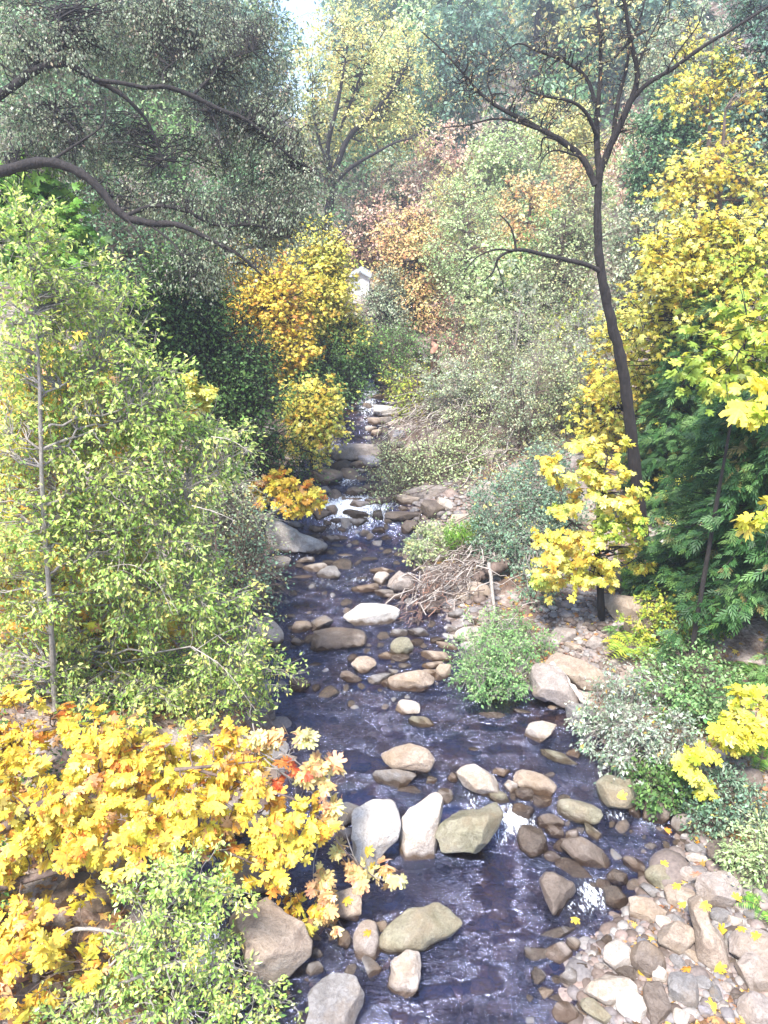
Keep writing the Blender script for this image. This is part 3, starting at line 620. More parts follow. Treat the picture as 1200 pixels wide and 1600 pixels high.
R_(886, 1289, 8, 14, 0, 'blue', 'tiny grey-blue upright pebble in the middle of the stone cluster')
R_(917, 1334, 68, 40, -6, 'brown', 'angular brown rock with a pale rim at the lower end of the cluster', angular=1.0, cuts=7)
R_(930, 1304, 44, 20, 35, 'green', 'dark olive stone slanting down behind the angular brown rock')
R_(864, 1339, 24, 18, 10, 'blue', 'small grey oval stone with a pale rim left of the angular brown rock')
R_(964, 1240, 58, 50, -15, 'green', 'big round olive-grey boulder at the head of the right-hand riffle', angular=.25, rough=.015, cat='boulder', name='boulder')
R_(1026, 1264, 46, 42, 0, 'brown', 'round brown rock right of the big round olive-grey boulder')
R_(1067, 1285, 36, 48, 10, 'grey', 'upright grey-brown rock under the green shrubs at right')
R_(1003, 1243, 20, 14, 0, 'blue', 'little bluish stone between the round boulder and the brown rock')
R_(990, 1267, 24, 20, 0, 'wet', 'dark red wet stone left of the round brown rock')
R_(1000, 1218, 30, 20, 0, 'brown', 'brown stone on the bank above the round boulder')
R_(900, 1372, 62, 38, 20, 'wet', 'drowned mossy rock right of the golden-brown faceted boulder', lift=-.25)
R_(964, 1371, 34, 26, 0, 'wet', 'dark wet stone at the left of the right-hand riffle')
R_(962, 1406, 48, 32, 0, 'wet', 'black-brown wet rock beside the lower white spill')
R_(945, 1384, 24, 18, 0, 'wet', 'small dark stone between the two dark wet rocks')
R_(992, 1353, 36, 20, 8, 'brown', 'orange-brown flat rock at the edge of the gravel bar', angular=1)
R_(1041, 1374, 54, 34, -12, 'green', 'angular grey-green rock with a leaf above it on the gravel bar', angular=1)
R_(1020, 1394, 42, 20, 14, 'grey', 'dark purplish wedge stone below the angular grey-green rock')
R_(1061, 1402, 62, 30, 4, 'tan', 'flat tan slab with a yellow leaf on its right side on the gravel bar')
R_(1014, 1425, 62, 32, 0, 'tan', 'block-shaped tan rock at the waterline of the gravel bar', angular=1, cuts=6)
R_(1038, 1442, 36, 22, 0, 'pale', 'pale top rock right of the block-shaped tan rock')
R_(1056, 1440, 28, 20, 12, 'grey', 'small grey rock leaning on the pale one above the rounded cube')
R_(1059, 1469, 52, 46, 0, 'tan', 'rounded cube-like tan rock left of the bone-shaped boulder', angular=.6)
R_(1121, 1391, 60, 56, 10, 'pink', 'large pale pink angular rock in the upper gravel bar', angular=1, cuts=6)
R_(1088, 1327, 36, 18, 0, 'grey', 'flat grey stone at the top of the gravel bar by the dark pool')
R_(1092, 1342, 38, 20, 0, 'pale', 'pale stone just below the flat grey one at the top of the gravel bar')
R_(1133, 1339, 60, 36, 8, 'brown', 'dark brown broken rock beneath the green shrubs at the right', angular=1)
R_(874, 1459, 58, 18, -25, 'grey', 'thin grey blade of rock slanting in the riffle below the golden boulder', angular=1)
R_(834, 1494, 42, 26, -8, 'grey', 'flat bluish-grey stone at the edge of the blue pool', lift=.1)
R_(876, 1488, 44, 30, 0, 'pink', 'pinkish-grey angular rock by the blue pool edge', angular=1)
R_(894, 1477, 24, 22, 0, 'grey', 'small grey stone behind the pinkish-grey angular rock')
R_(964, 1494, 42, 44, 0, 'pale', 'smooth lilac-white cube rock left of the little white rill', angular=.5)
R_(1012, 1501, 46, 42, 35, 'brown', 'smooth brown rock right of the little white rill', angular=.3)
R_(1029, 1524, 30, 26, 0, 'pale', 'small pale rock with a pointed top below the smooth brown rock')
R_(986, 1525, 46, 20, 14, 'wet', 'low dark rock under the lilac-white cube rock')
R_(956, 1549, 70, 42, -12, 'pale', 'long pale cream rock on the lower gravel bar', angular=.6)
R_(994, 1576, 60, 34, 8, 'white', 'bright white angular rock near the bottom edge', angular=1, cuts=6)
R_(939, 1587, 56, 28, 12, 'green', 'flat grey-green slab at the bottom edge left of the white rock')
R_(883, 1584, 34, 28, 0, 'pink', 'round pinkish-grey stone at the bottom edge of the gravel bar', angular=.2)
R_(842, 1526, 22, 32, -10, 'grey', 'upright triangular grey stone in the shallows')
R_(853, 1552, 24, 18, 0, 'white', 'small white stone under the triangular grey one')
R_(872, 1562, 56, 18, -10, 'grey', 'long flat grey stone in the shallows above the round pinkish one', lift=.1)
R_(889, 1529, 26, 24, -30, 'grey', 'grey-brown stone in the shallows left of the cream rock')
R_(902, 1551, 22, 15, 10, 'pink', 'small reddish-grey stone left of the long cream rock')
R_(1031, 1571, 42, 68, -12, 'brown', 'upright brown wedge rock right of the white angular one', angular=.7)
R_(1072, 1549, 44, 62, -15, 'grey', 'tall pinkish-grey rock with ragged top in the lower gravel bar', angular=1)
R_(1178, 1480, 66, 60, -25, 'pink', 'smooth large pinkish boulder at the right edge with a yellow leaf on it', angular=.3, cat='boulder', name='boulder')
R_(1178, 1522, 74, 48, 20, 'pink', 'large pinkish boulder with a broken face at the lower right edge', cat='boulder', name='boulder', angular=.9)
R_(1185, 1580, 52, 46, 0, 'pink', 'pale pink boulder in the bottom right corner', cat='boulder', name='boulder', angular=.4)
R_(1129, 1431, 30, 24, -20, 'grey', 'grey rock right of the upper end of the bone-shaped boulder')
R_(1149, 1441, 30, 22, 0, 'pale', 'pale rounded rock between the grey rock and the pinkish edge boulder')
R_(1147, 1474, 26, 32, 0, 'grey', 'upright grey-purple stone right of the bone-shaped boulder')
R_(1159, 1421, 26, 20, 0, 'pink', 'pinkish stone by the small fern')
R_(1084, 1477, 14, 16, 0, 'blue', 'tiny rounded bluish stone between the cube rock and the bone-shaped boulder')
R_(1102, 1537, 30, 24, 0, 'grey', 'grey-violet stone right of the tall ragged rock')
R_(1136, 1543, 32, 18, 10, 'pink', 'flattened pinkish stone left of the broken-faced boulder')
R_(1101, 1579, 20, 16, 0, 'blue', 'small smooth bluish pebble below the grey-violet stone')
R_(1067, 1590, 26, 24, 0, 'pale', 'pale round stone at the bottom edge below the tall ragged rock')
R_(1057, 1575, 20, 18, 0, 'pale', 'small pale stone above the round one at the bottom edge')
R_(1059, 1505, 26, 20, 0, 'grey', 'grey stone just above the tall ragged rock')
R_(1078, 1492, 30, 16, 20, 'tan', 'tan stone under the lower end of the bone-shaped boulder')
R_(1005, 1371, 20, 15, 30, 'wet', 'dark little stone left of the angular grey-green rock')
R_(1016, 1324, 20, 14, 0, 'blue', 'small bluish stone in the dark shallows of the riffle')
R_(1081, 1369, 30, 22, 10, 'pink', 'reddish stone under a pink fallen leaf on the gravel bar')
R_(1160, 1372, 28, 30, 20, 'pink', 'pinkish rock right of the large pale pink angular one')
R_(912, 1512, 20, 14, 0, 'grey', 'small grey stone in the shallows above the cream rock')
R_(937, 1512, 20, 16, 0, 'pink', 'small pinkish stone touching the lilac-white cube rock')
R_(1190, 1405, 30, 24, 0, 'grey', 'grey rock at the right edge above the small fern')
R_(1152, 1215, 60, 50, 0, 'brown', 'dark brown bank rock beneath the bright yellow maple at right')
R_(1120, 1185, 40, 34, 0, 'tan', 'pale tan bank rock left of the dark brown one beneath the yellow maple')
# mid stream
R_(527, 1000, 76, 38, -2, 'brown', 'big brown block boulder with a flat top in the middle pool', angular=.8, cuts=6, cat='boulder', name='boulder', planes=[((.05, -.05, 1), .55), ((.1, -1, 0), .7)])
R_(580, 961, 76, 34, -6, 'white', 'large low white boulder in the middle of the stream', angular=.5, cat='boulder', name='boulder')
R_(471, 978, 36, 22, 0, 'tan', 'tan wedge stone left of the brown block boulder')
R_(504, 973, 38, 28, -25, 'grey', 'grey shell-shaped stone behind the brown block boulder', angular=1)
R_(467, 1004, 20, 16, 0, 'grey', 'round grey stone left of the brown block boulder')
R_(405, 988, 66, 44, 30, 'pale', 'pale sloping boulder on the left bank by the middle pool', cat='boulder', name='boulder', angular=.4)
R_(568, 1040, 34, 28, 0, 'tan', 'pale-topped dark stone below the brown block boulder')
R_(549, 1059, 30, 20, 15, 'brown', 'dark olive stone left of the pale-topped one')
R_(594, 1060, 40, 18, -12, 'grey', 'flat grey stone right of the pale-topped one')
R_(550, 1029, 18, 14, 0, 'wet', 'small brown stone above the pale-topped one')
R_(642, 1065, 60, 34, -5, 'tan', 'tan loaf-shaped rock in the mid stream cluster', angular=.3)
R_(608, 1068, 24, 16, -10, 'brown', 'small dark oval stone left of the tan loaf-shaped rock')
R_(628, 1012, 32, 28, -35, 'green', 'upright olive rounded stone above the mid stream cluster', angular=.3)
R_(605, 1024, 24, 15, -10, 'tan', 'small tan stone left of the upright olive one')
R_(628, 1029, 28, 14, 0, 'wet', 'red-brown wet stone below the upright olive one')
R_(633, 1040, 18, 11, 0, 'grey', 'tiny grey stone below the red-brown wet one')
R_(621, 989, 28, 14, 0, 'grey', 'low dark grey stone with white ripple right of the white boulder')
R_(650, 1004, 22, 16, 0, 'wet', 'black wet stone right of the upright olive one')
R_(653, 989, 32, 15, 5, 'grey', 'grey flat stone above the black wet one')
R_(681, 1025, 48, 20, -6, 'tan', 'tan flat-topped rock at the right of the mid stream cluster')
R_(671, 1041, 38, 14, -12, 'tan', 'thin curved tan stone over the tan loaf-shaped rock')
R_(674, 1052, 26, 17, 0, 'tan', 'small tan stone tucked right of the tan loaf-shaped rock')
R_(693, 1052, 22, 32, 20, 'tan', 'upright tan stone by the round leafy bush')
R_(700, 1010, 32, 13, 20, 'tan', 'slanting tan slab below the debris heap')
R_(683, 1000, 28, 12, 0, 'wet', 'dark flat stone in the water below the debris heap')
R_(731, 994, 44, 28, -5, 'pale', 'pale rounded rock behind the round leafy bush')
R_(705, 984, 20, 12, 0, 'grey', 'grey stone left of the pale rounded rock by the bush')
R_(635, 1108, 40, 25, 5, 'pale', 'pale grey flat stone alone in the dark riffle')
R_(655, 1128, 46, 19, -3, 'green', 'dark olive stone directly below the pale grey flat one')
R_(469, 1070, 34, 24, 0, 'wet', 'mossy dark stone at the left bank of the riffle')
R_(494, 1075, 15, 14, 0, 'wet', 'small red-brown stone right of the mossy dark one')
R_(492, 1041, 26, 18, 0, 'wet', 'drowned brown stone below the brown block boulder', lift=-.1)
R_(769, 1119, 42, 16, -12, 'grey', 'flat grey stone below the round leafy bush', lift=.1)
R_(817, 1114, 30, 12, 14, 'grey', 'thin grey stone in the brown shallows under the pinkish slab', lift=.1)
R_(866, 1106, 22, 10, 10, 'white', 'small white stone at the foot of the pinkish slab')
R_(842, 1142, 62, 34, -22, 'pale', 'pale faceted boulder alone in the brown shallows', angular=.9)
R_(872, 1184, 52, 20, 15, 'green', 'mossy flat rock by the silvery shrub')
R_(896, 1177, 22, 15, 0, 'tan', 'small tan stone under the silvery shrub')
R_(860, 1212, 16, 12, 0, 'blue', 'small pale blue stone above the stone row')
R_(740, 1173, 24, 13, 0, 'wet', 'small drowned reddish stone in the open riffle', lift=-.1)
# below and around the white cascade
R_(433, 880, 40, 24, -3, 'pale', 'pale flat-topped rock below the crescent boulder')
R_(479, 875, 30, 11, -5, 'white', 'thin whitish slab right of the pale flat-topped rock')
R_(492, 888, 32, 14, -10, 'pale', 'pale flat stone left of a round grey one in the upper pool')
R_(517, 896, 34, 20, 5, 'grey', 'lumpy grey stone in the upper pool')
R_(512, 880, 18, 10, 0, 'wet', 'dark little stone behind the lumpy grey one')
R_(424, 900, 36, 14, 8, 'pink', 'pinkish flat stone at the left edge of the upper pool')
R_(447, 905, 46, 9, -6, 'tan', 'long thin tan stone lying along the upper pool', lift=.1)
R_(469, 903, 30, 9, -5, 'tan', 'low tan slab right of the long thin one', lift=.1)
R_(425, 918, 38, 11, 0, 'green', 'mossy flat stone at the left bank below the pinkish one')
R_(463, 820, 20, 12, 0, 'grey', 'grey stone just above the crescent boulder')
R_(500, 804, 26, 16, -8, 'brown', 'brown stone left of the top of the cascade')
R_(519, 796, 17, 14, 0, 'tan', 'round tan stone at the top of the cascade')
R_(497, 826, 24, 12, 0, 'wet', 'black wet stone left of the white water')
R_(525, 814, 14, 10, 0, 'wet', 'black stone sticking out of the white water')
R_(535, 829, 16, 8, 0, 'wet', 'small black stone in the foot of the white water')
R_(486, 838, 22, 9, 0, 'wet', 'flat dark stone between crescent boulder and cascade')
R_(557, 769, 28, 14, 0, 'brown', 'brown rounded stone in the pool above the cascade')
R_(576, 764, 24, 12, 0, 'brown', 'dark stone right of the brown one above the cascade')
R_(585, 773, 18, 9, 0, 'tan', 'small tan stone above the cascade')
R_(564, 788, 30, 13, 5, 'pink', 'pinkish flat stone on the lip of the cascade')
R_(553, 781, 17, 8, 0, 'tan', 'small tan stone behind the pinkish flat one on the lip')
R_(557, 803, 34, 13, 0, 'wet', 'black wet ledge stone in the middle of the cascade lip')
R_(580, 783, 13, 9, 0, 'pale', 'tiny pale stone on the right of the cascade lip')
R_(596, 783, 24, 13, 0, 'tan', 'tan stone at the right shoulder of the cascade')
R_(590, 805, 14, 22, 0, 'wet', 'upright dark stone splitting the right strand of the cascade')
R_(559, 815, 24, 14, 0, 'grey', 'grey stone with foam all around it in the cascade')
R_(631, 781, 36, 17, -5, 'tan', 'tan boulder on the right bank above the cascade')
R_(668, 770, 48, 22, -5, 'pink', 'pinkish broken boulder on the right bank above the cascade', angular=1)
R_(628, 806, 44, 15, -4, 'brown', 'flat ledge rock over a dark hollow right of the cascade', lift=.8)
R_(640, 823, 26, 20, -40, 'brown', 'rounded brown stone below the ledge rock')
R_(651, 805, 16, 14, 0, 'brown', 'small brown stone right of the ledge rock')
R_(655, 813, 11, 9, 0, 'grey', 'tiny grey stone right of the ledge rock')
R_(676, 797, 26, 24, 0, 'brown', 'brown rock under the pinkish broken boulder')
R_(694, 787, 20, 17, 0, 'pale', 'pale stone right of the brown rock on the right bank')
R_(629, 795, 14, 8, 0, 'pale', 'tiny pale stone on the ledge right of the cascade')
R_(519, 843, 36, 17, -8, 'grey', 'grey half-drowned rock at the foot of the cascade', lift=.05)
R_(528, 855, 18, 10, 0, 'grey', 'small lilac stone below the half-drowned grey one', lift=0)
R_(536, 869, 22, 8, 0, 'pale', 'thin pale stone in the pool under the cascade', lift=.05)
R_(576, 875, 24, 11, 8, 'grey', 'grey triangular stone mid pool under the cascade', lift=.05)
R_(601, 844, 26, 13, 5, 'wet', 'drowned dark stone right under the cascade', lift=-.1)
R_(591, 829, 22, 11, 0, 'wet', 'dark stone at the right foot of the cascade')
R_(565, 905, 22, 12, -10, 'grey', 'grey stone above the flat brown one in mid pool', lift=.1)
R_(569, 920, 36, 15, -5, 'brown', 'flat brown stone in mid pool left of the salmon rock')
R_(545, 916, 34, 5, -3, 'blue', 'thin pale streak of stone breaking the surface left of the flat brown one', lift=0)
R_(597, 892, 30, 11, 8, 'tan', 'tan flat stone behind the salmon rock')
R_(596, 904, 22, 22, 30, 'pale', 'pale stone leaning against the left of the salmon rock')
rock(0, 0, 0, 0, 0, 'pink', 'salmon-pink rounded triangular rock beside the debris heap', c3([(828, 890), (860, 850), (915, 795), (950, 810), (998, 850), (998, 895), (960, 925), (880, 930)]), 'rock', 'rock', angular=.3, rough=.015)
R_(682, 868, 38, 26, -25, 'tan', 'rounded tan boulder by grassy tuft on the right bank')
R_(676, 890, 30, 14, -15, 'grey', 'greenish flat stone below the rounded tan boulder')
R_(620, 932, 28, 11, 0, 'pink', 'flat pinkish cobble under the salmon rock')
R_(599, 927, 24, 14, 0, 'grey', 'grey cobble left below the salmon rock')
R_(673, 950, 32, 16, 20, 'pink', 'salmon-coloured flat stone in the dry reddish twigs')
R_(750, 924, 36, 24, 0, 'tan', 'tan rock under the upper bush right of the debris heap')
R_(727, 933, 32, 18, 0, 'tan', 'tan-brown rock left of the one under the upper bush')
R_(718, 919, 17, 12, 0, 'pale', 'small pale stone in the debris heap')
R_(716, 959, 32, 14, 0, 'grey', 'grey stone at the lower edge of the debris heap')
# far upstream
R_(555, 708, 56, 24, -3, 'pink', 'large smooth pinkish boulder splitting the upper stream', angular=.3, cat='boulder', name='boulder')
R_(559, 726, 28, 12, 0, 'brown', 'brown flat stone below the smooth pinkish boulder')
R_(579, 722, 28, 22, 0, 'blue', 'lilac-grey rock at the right of the smooth pinkish boulder')
R_(561, 736, 16, 8, 0, 'grey', 'small grey stone under the brown flat one upstream')
R_(509, 743, 34, 30, 30, 'brown', 'dark brown boulder on the left of the narrow upper run', cat='boulder', name='boulder')
R_(448, 744, 46, 32, 0, 'grey', 'shaded grey boulder behind the small yellow maple on the left bank', cat='boulder', name='boulder')
R_(402, 740, 50, 30, 10, 'brown', 'shaded brown boulder on the left bank behind yellow leaves')
R_(418, 676, 24, 20, -20, 'grey', 'grey pointed rock in the left bank shade')
R_(600, 642, 36, 20, 0, 'white', 'bright white rock at the head of the visible stream')
R_(598, 657, 20, 12, 0, 'grey', 'grey stone below the bright white rock')
R_(584, 658, 20, 12, 0, 'pink', 'pinkish stone left below the bright white rock')
R_(579, 670, 15, 10, 0, 'pale', 'pale round stone upstream above the smooth pinkish boulder')
R_(588, 676, 18, 11, -55, 'tan', 'tan upright splinter stone upstream')
R_(590, 620, 14, 10, 0, 'wet', 'black stone in the highest little fall')
R_(616, 662, 20, 10, 0, 'pale', 'pale flat stone right of the grey one upstream')
R_(630, 658, 13, 10, 0, 'brown', 'brown stone at the far right edge of the upper stream')
R_(620, 680, 22, 16, 10, 'blue', 'lilac slab by the far brush heap')
R_(566, 566, 20, 12, 0, 'white', 'far whitish stone highest up the stream')
R_(533, 588, 16, 9, 0, 'blue', 'far bluish stone among the leaves left of the stream')
R_(580, 589, 20, 8, -8, 'pale', 'far pale stone above the highest little fall')
R_(594, 596, 16, 11, 0, 'white', 'far white stone right above the highest little fall')
R_(631, 519, 34, 15, 0, 'pale', 'pale far bank boulder between the trees')
R_(516, 668, 32, 17, 0, 'grey', 'grey rock under yellow leaves left of the upper stream')
# right bank
R_(982, 902, 44, 42, 0, 'brown', 'brown upright boulder behind the small yellow maple trunk', angular=.8, cat='boulder', name='boulder')
R_(1050, 880, 34, 24, -10, 'pale', 'pale rock in the clearing behind the bright shrub')
R_(1045, 850, 32, 18, -20, 'white', 'white rock at the foot of the leaning dark tree clearing')
R_(982, 952, 64, 44, 20, 'tan', 'long tan-grey boulder right of the small yellow maple trunk', cat='boulder', name='boulder')
R_(1000, 980, 40, 50, -60, 'tan', 'sloping slab below the long tan-grey boulder')
R_(880, 992, 42, 26, -25, 'pink', 'pinkish-brown rock in the leaf litter by the small yellow maple')
R_(934, 1005, 34, 24, 0, 'pink', 'reddish rounded rock below the small yellow maple trunk')
R_(897, 1011, 26, 14, 15, 'tan', 'flat tan stone right of a smaller one in the leaf litter')
R_(878, 1018, 18, 12, 0, 'pink', 'small pinkish stone left of the flat tan one in the litter')
R_(860, 945, 50, 12, 8, 'brown', 'low ledge of rock behind the leaf litter')
R_(1100, 778, 56, 26, 0, 'pale', 'pale rocky patch seen between the dark conifer trunks')
R_(905, 808, 50, 28, 0, 'pale', 'pale boulder glimpsed through the small yellow maple')
R_(760, 765, 36, 20, -20, 'pale', 'pale boulder on the right bank under dead poles')
R_(720, 812, 44, 22, -25, 'pale', 'pale jagged rock on the right bank beside the green tuft', angular=1)
R_(765, 712, 34, 22, 0, 'pale', 'pale rock in the brush on the far right bank')

# ------------------------------------------------------------------ smaller stones that look alike, copied from a few shapes
def inside(p, poly):
    c = False; n = len(poly)
    for i in range(n):
        (x1, y1), (x2, y2) = poly[i], poly[(i + 1) % n]
        if (y1 > p[1]) != (y2 > p[1]) and p[0] < (x2 - x1) * (p[1] - y1) / (y2 - y1) + x1: c = not c
    return c
KM = ['grey', 'tan', 'brown', 'pink', 'pale', 'blue', 'grey', 'wet']
PROTO = []
for k in range(12):
    r = np.random.default_rng(60 + k); V, F = rock_shape(3, r, 7, r.choice([.3, .6, 1.0]), .05); V = V * [1, r.uniform(.62, .9), r.uniform(.45, .7)]
    me = mesh_np('cobble', V, F, 3, ROCK[KM[k % 8]], None, True); PROTO.append(me.data); bpy.data.objects.remove(me)
WETP = []
for k in range(12):
    me = PROTO[k].copy(); me.materials[0] = ROCK[['wet', 'brown', 'wet', 'grey'][k % 4]]; WETP.append(me)
def cobbles(poly, n, s0, s1, label, group, seed, name='cobble', free=.75, cat='cobble'):
    r = np.random.default_rng(seed); P = np.array(poly); a, b_ = P.min(0), P.max(0); done = 0; tries = 0
    while done < n and tries < n * 60:
        tries += 1; p = a + r.random(2) * (b_ - a)
        if not inside(p, poly): continue
        s = s0 * (s1 / s0) ** (r.random() ** 1.6)
        if any((p[0] - q[0]) ** 2 + (p[1] - q[1]) ** 2 < ((q[2] + s * .5) * free) ** 2 for q in PLACED): continue
        g = ground(*p); k = mpp(p[0], p[1], g[1]); o = bpy.data.objects.new(name, PROTO[int(r.integers(0, 12))]); COL.objects.link(o)
        o.location = (g[0], g[1], g[2] + s * k * (.12 if g[2] > wz(g[1]) else .02)); o.scale = (s * k * .6,) * 3; o.rotation_euler = (r.normal(0, .3), r.normal(0, .3), r.uniform(0, 6.28))
        tag(o, label, cat, group); PLACED.append((p[0], p[1], s * .5)); done += 1
        if abs(g[2] - float(wz(g[1]))) < .07: o.data = WETP[int(r.integers(0, 12))]
cobbles([(985, 1330), (1090, 1310), (1200, 1360), (1200, 1600), (1040, 1600), (880, 1600), (930, 1470), (1000, 1450)], 55, 11, 30, 'small loose stone among many alike between the bigger rocks of the right gravel bar', 'loose stones on the right gravel bar', 1)
cobbles([(590, 915), (640, 900), (760, 930), (760, 985), (640, 985)], 28, 8, 22, 'small stone among many alike below the heap of bleached sticks', 'stones below the stick heap', 2)
cobbles([(850, 940), (960, 930), (1000, 1010), (960, 1050), (880, 1035)], 25, 7, 18, 'small stone among many alike in the fallen leaves under the small yellow maple', 'stones in the leaf litter', 3)
cobbles([(545, 760), (700, 755), (760, 800), (640, 850), (600, 790)], 15, 6, 16, 'small stone among many alike on the bank right of the cascade', 'stones right of the cascade', 4)
cobbles([(590, 985), (700, 1000), (700, 1075), (590, 1090), (530, 1060)], 18, 8, 24, 'small wet stone among many alike in the mid stream cluster', 'stones of the mid stream cluster', 21)
cobbles([(760, 1215), (860, 1215), (960, 1290), (930, 1370), (820, 1340), (790, 1270)], 28, 8, 24, 'small wet stone among many alike between the rocks of the stone row', 'stones of the stone row', 22)
cobbles([(940, 1290), (1040, 1290), (1060, 1350), (1000, 1430), (930, 1440), (900, 1400)], 24, 9, 26, 'small wet stone among many alike in the right-hand riffle', 'stones of the right-hand riffle', 23)
cobbles([(820, 1470), (930, 1450), (960, 1600), (830, 1600)], 12, 10, 24, 'small stone among many alike in the shallows at the bottom of the blue pool', 'stones in the bottom shallows', 24)
cobbles([(380, 1400), (560, 1380), (600, 1500), (480, 1560), (360, 1580)], 12, 10, 26, 'small dark stone among many alike below the maple twigs in the left channel', 'stones in the left channel', 25)
cobbles([(430, 800), (600, 780), (640, 840), (600, 930), (420, 930)], 36, 6, 18, 'small dark stone among many alike around the upper pool', 'stones around the upper pool', 26)
cobbles([(430, 960), (560, 940), (560, 1080), (440, 1080)], 14, 7, 20, 'small dark stone among many alike around the brown block boulder', 'stones around the brown block boulder', 27)
cobbles([(550, 600), (610, 600), (690, 700), (600, 760), (500, 700)], 44, 7, 20, 'small stone among many alike along the upper stream', 'stones along the upper stream', 5)
cobbles([(560, 590), (620, 600), (650, 700), (640, 800), (700, 860), (560, 900), (430, 930), (420, 860), (520, 700)], 46, 15, 34, 'mid-sized rough rock among many alike crowding the upper stream', 'rocks crowding the upper stream', 31, 'rock', .62, 'rock')
cobbles([(400, 930), (640, 930), (700, 1080), (560, 1120), (430, 1090)], 26, 14, 34, 'mid-sized rough rock among many alike in the middle pool', 'rocks of the middle pool', 32, 'rock', .62, 'rock')
# finer gravel and drowned bed stones: beyond counting
def gravel(name, n, fn, size, kind, zoff, seed):
    r = np.random.default_rng(seed); V0, F0 = ICO[2]; p = fn(r, n); n = len(p); S = size * np.exp(r.normal(0, .45, n)); sc = np.column_stack([S, S * r.uniform(.6, 1, n), S * r.uniform(.35, .6, n)])
    a = r.uniform(0, 6.28, n); ca, sa = np.cos(a), np.sin(a); W = V0[None] * sc[:, None]; W = W * (1 + .12 * np.sin(V0[None, :, :1] * 3 + a[:, None, None] * 5))
    X = W[..., 0] * ca[:, None] - W[..., 1] * sa[:, None]; Yy = W[..., 0] * sa[:, None] + W[..., 1] * ca[:, None]
    W = np.stack([X, Yy, W[..., 2]], -1) + p[:, None]; W[..., 2] += (S * zoff)[:, None]; F = (F0[None] + (np.arange(n) * len(V0))[:, None, None]).reshape(-1, 3)
    tag(mesh_np(name, W.reshape(-1, 3), F, 3, GRAVEL, None, True, vattr={'stone': np.repeat(r.random(n), len(V0))}), kind='stuff')
m, nt, b = mat('mixed_gravel'); a_ = N(nt, 'ShaderNodeAttribute', attribute_name='stone')
rr_ = ramp(nt, [(0, (.07, .05, .04)), (.25, (.15, .11, .09)), (.45, (.20, .185, .185)), (.6, (.25, .18, .15)), (.8, (.14, .125, .125)), (1, (.34, .31, .28))], a_.outputs['Fac'])
tn = N(nt, 'ShaderNodeTexNoise', i_Scale=25.0, i_Detail=5.0); tcc = N(nt, 'ShaderNodeTexCoord'); nt.links.new(tcc.outputs['Object'], tn.inputs[0])
nt.links.new(mixc(nt, rr_.outputs[0], ramp(nt, [(.3, (.6, .6, .6)), (.7, (1.2, 1.2, 1.2))], tn.outputs[0]).outputs[0], .8, 'MULTIPLY'), b.inputs['Base Color']); b.inputs['Roughness'].default_value = .7; GRAVEL = m
def on(poly):
    poly_ = [ground(*q)[:2] for q in poly]; A = np.array(poly_)
    def f(r, n):
        p = A.min(0) + r.random((n * 3, 2)) * (A.max(0) - A.min(0)); k = np.array([inside(q, poly_) for q in p]); p = p[k][:n]; return np.column_stack([p, np.maximum(gz(p[:, 0], p[:, 1]), -9)])
    return f
gravel('gravel', 3800, on([(960, 1340), (1060, 1300), (1200, 1330), (1200, 1600), (860, 1600), (900, 1500)]), .035, 'grey', .2, 11)
gravel('gravel', 1800, on([(590, 910), (650, 880), (780, 900), (780, 990), (620, 990)]), .045, 'grey', .2, 12)
gravel('gravel', 1300, on([(830, 940), (980, 920), (1010, 1010), (960, 1060), (860, 1040)]), .04, 'grey', .2, 13)
gravel('gravel', 1300, on([(600, 750), (720, 740), (790, 790), (640, 860)]), .06, 'grey', .2, 14)
def bed(r, n):
    y = 4.5 * (30 / 4.5) ** r.random(n); x = Lx(y) - .3 + (Rx(y) - Lx(y) + .6) * r.random(n); return np.column_stack([x, y, gz(x, y)])
gravel('streambed_stones', 5200, bed, .085, 'wet', -.1, 15)
# ------------------------------------------------------------------ far woods on the valley sides: one mass
def far_woods(name, spots, nleaf, lsz, pals, seed, hs=(7, 13)):
    r = np.random.default_rng(seed); Vs, Fs, Cs, n0 = [], [], [], 0; tr = []
    for (x, y) in spots:
        z = float(gz(x, y)); H = r.uniform(*hs); pal = pals[r.choice(len(pals))]; c = np.array([x, y, z + H * .58]); q = np.array([H * r.uniform(.24, .36), H * .3, H * .46])
        nc = max(nleaf // 22, 6); u = unit(nc, r) * r.random((nc, 1)) ** .22; cc = c + u * q; i = r.integers(0, nc, nleaf)
        P = cc[i] + r.normal(0, H * .055, (nleaf, 3)) * [1, 1, .6]; V, F, C = scatter(T_DIA, P, unit(nleaf, r) + [0, 0, -.3], unit(nleaf, r) * .5 + [0, -.3, .8], lsz * r.uniform(.6, 1.4, nleaf), colours(pal, i, r, nleaf, .2))
        Vs.append(V); Fs.append(F + n0); Cs.append(C); n0 += len(V)
    mesh = mesh_np(name, np.vstack(Vs), np.vstack(Fs), 4, M_LEAF, None, False, np.vstack(Cs)); tag(mesh, kind='stuff')
r = np.random.default_rng(5); sp = []
while len(sp) < 300:
    y = r.uniform(58, 128); x = r.uniform(-.62, .62) * y
    if abs(x + .108 * y) < 2.5 + .035 * y and y > 62: continue
    sp.append((x, y))
far_woods('far_woods', sp, 1100, .42, ['pine', 'pine', 'bay', 'palegreen', 'bay', 'grey', 'paleyel', 'pine'], 6)
sp = []
while len(sp) < 110:
    y = r.uniform(24, 60); s = r.choice([-1, 1]); x = s * (5 + r.random() * (.56 * y - 2)) - .05 * y
    sp.append((x, y))
far_woods('hillside_undergrowth', sp, 1000, .17, ['bay', 'willow', 'green', 'grey', 'oak', 'palegreen'], 8, (2.5, 5))

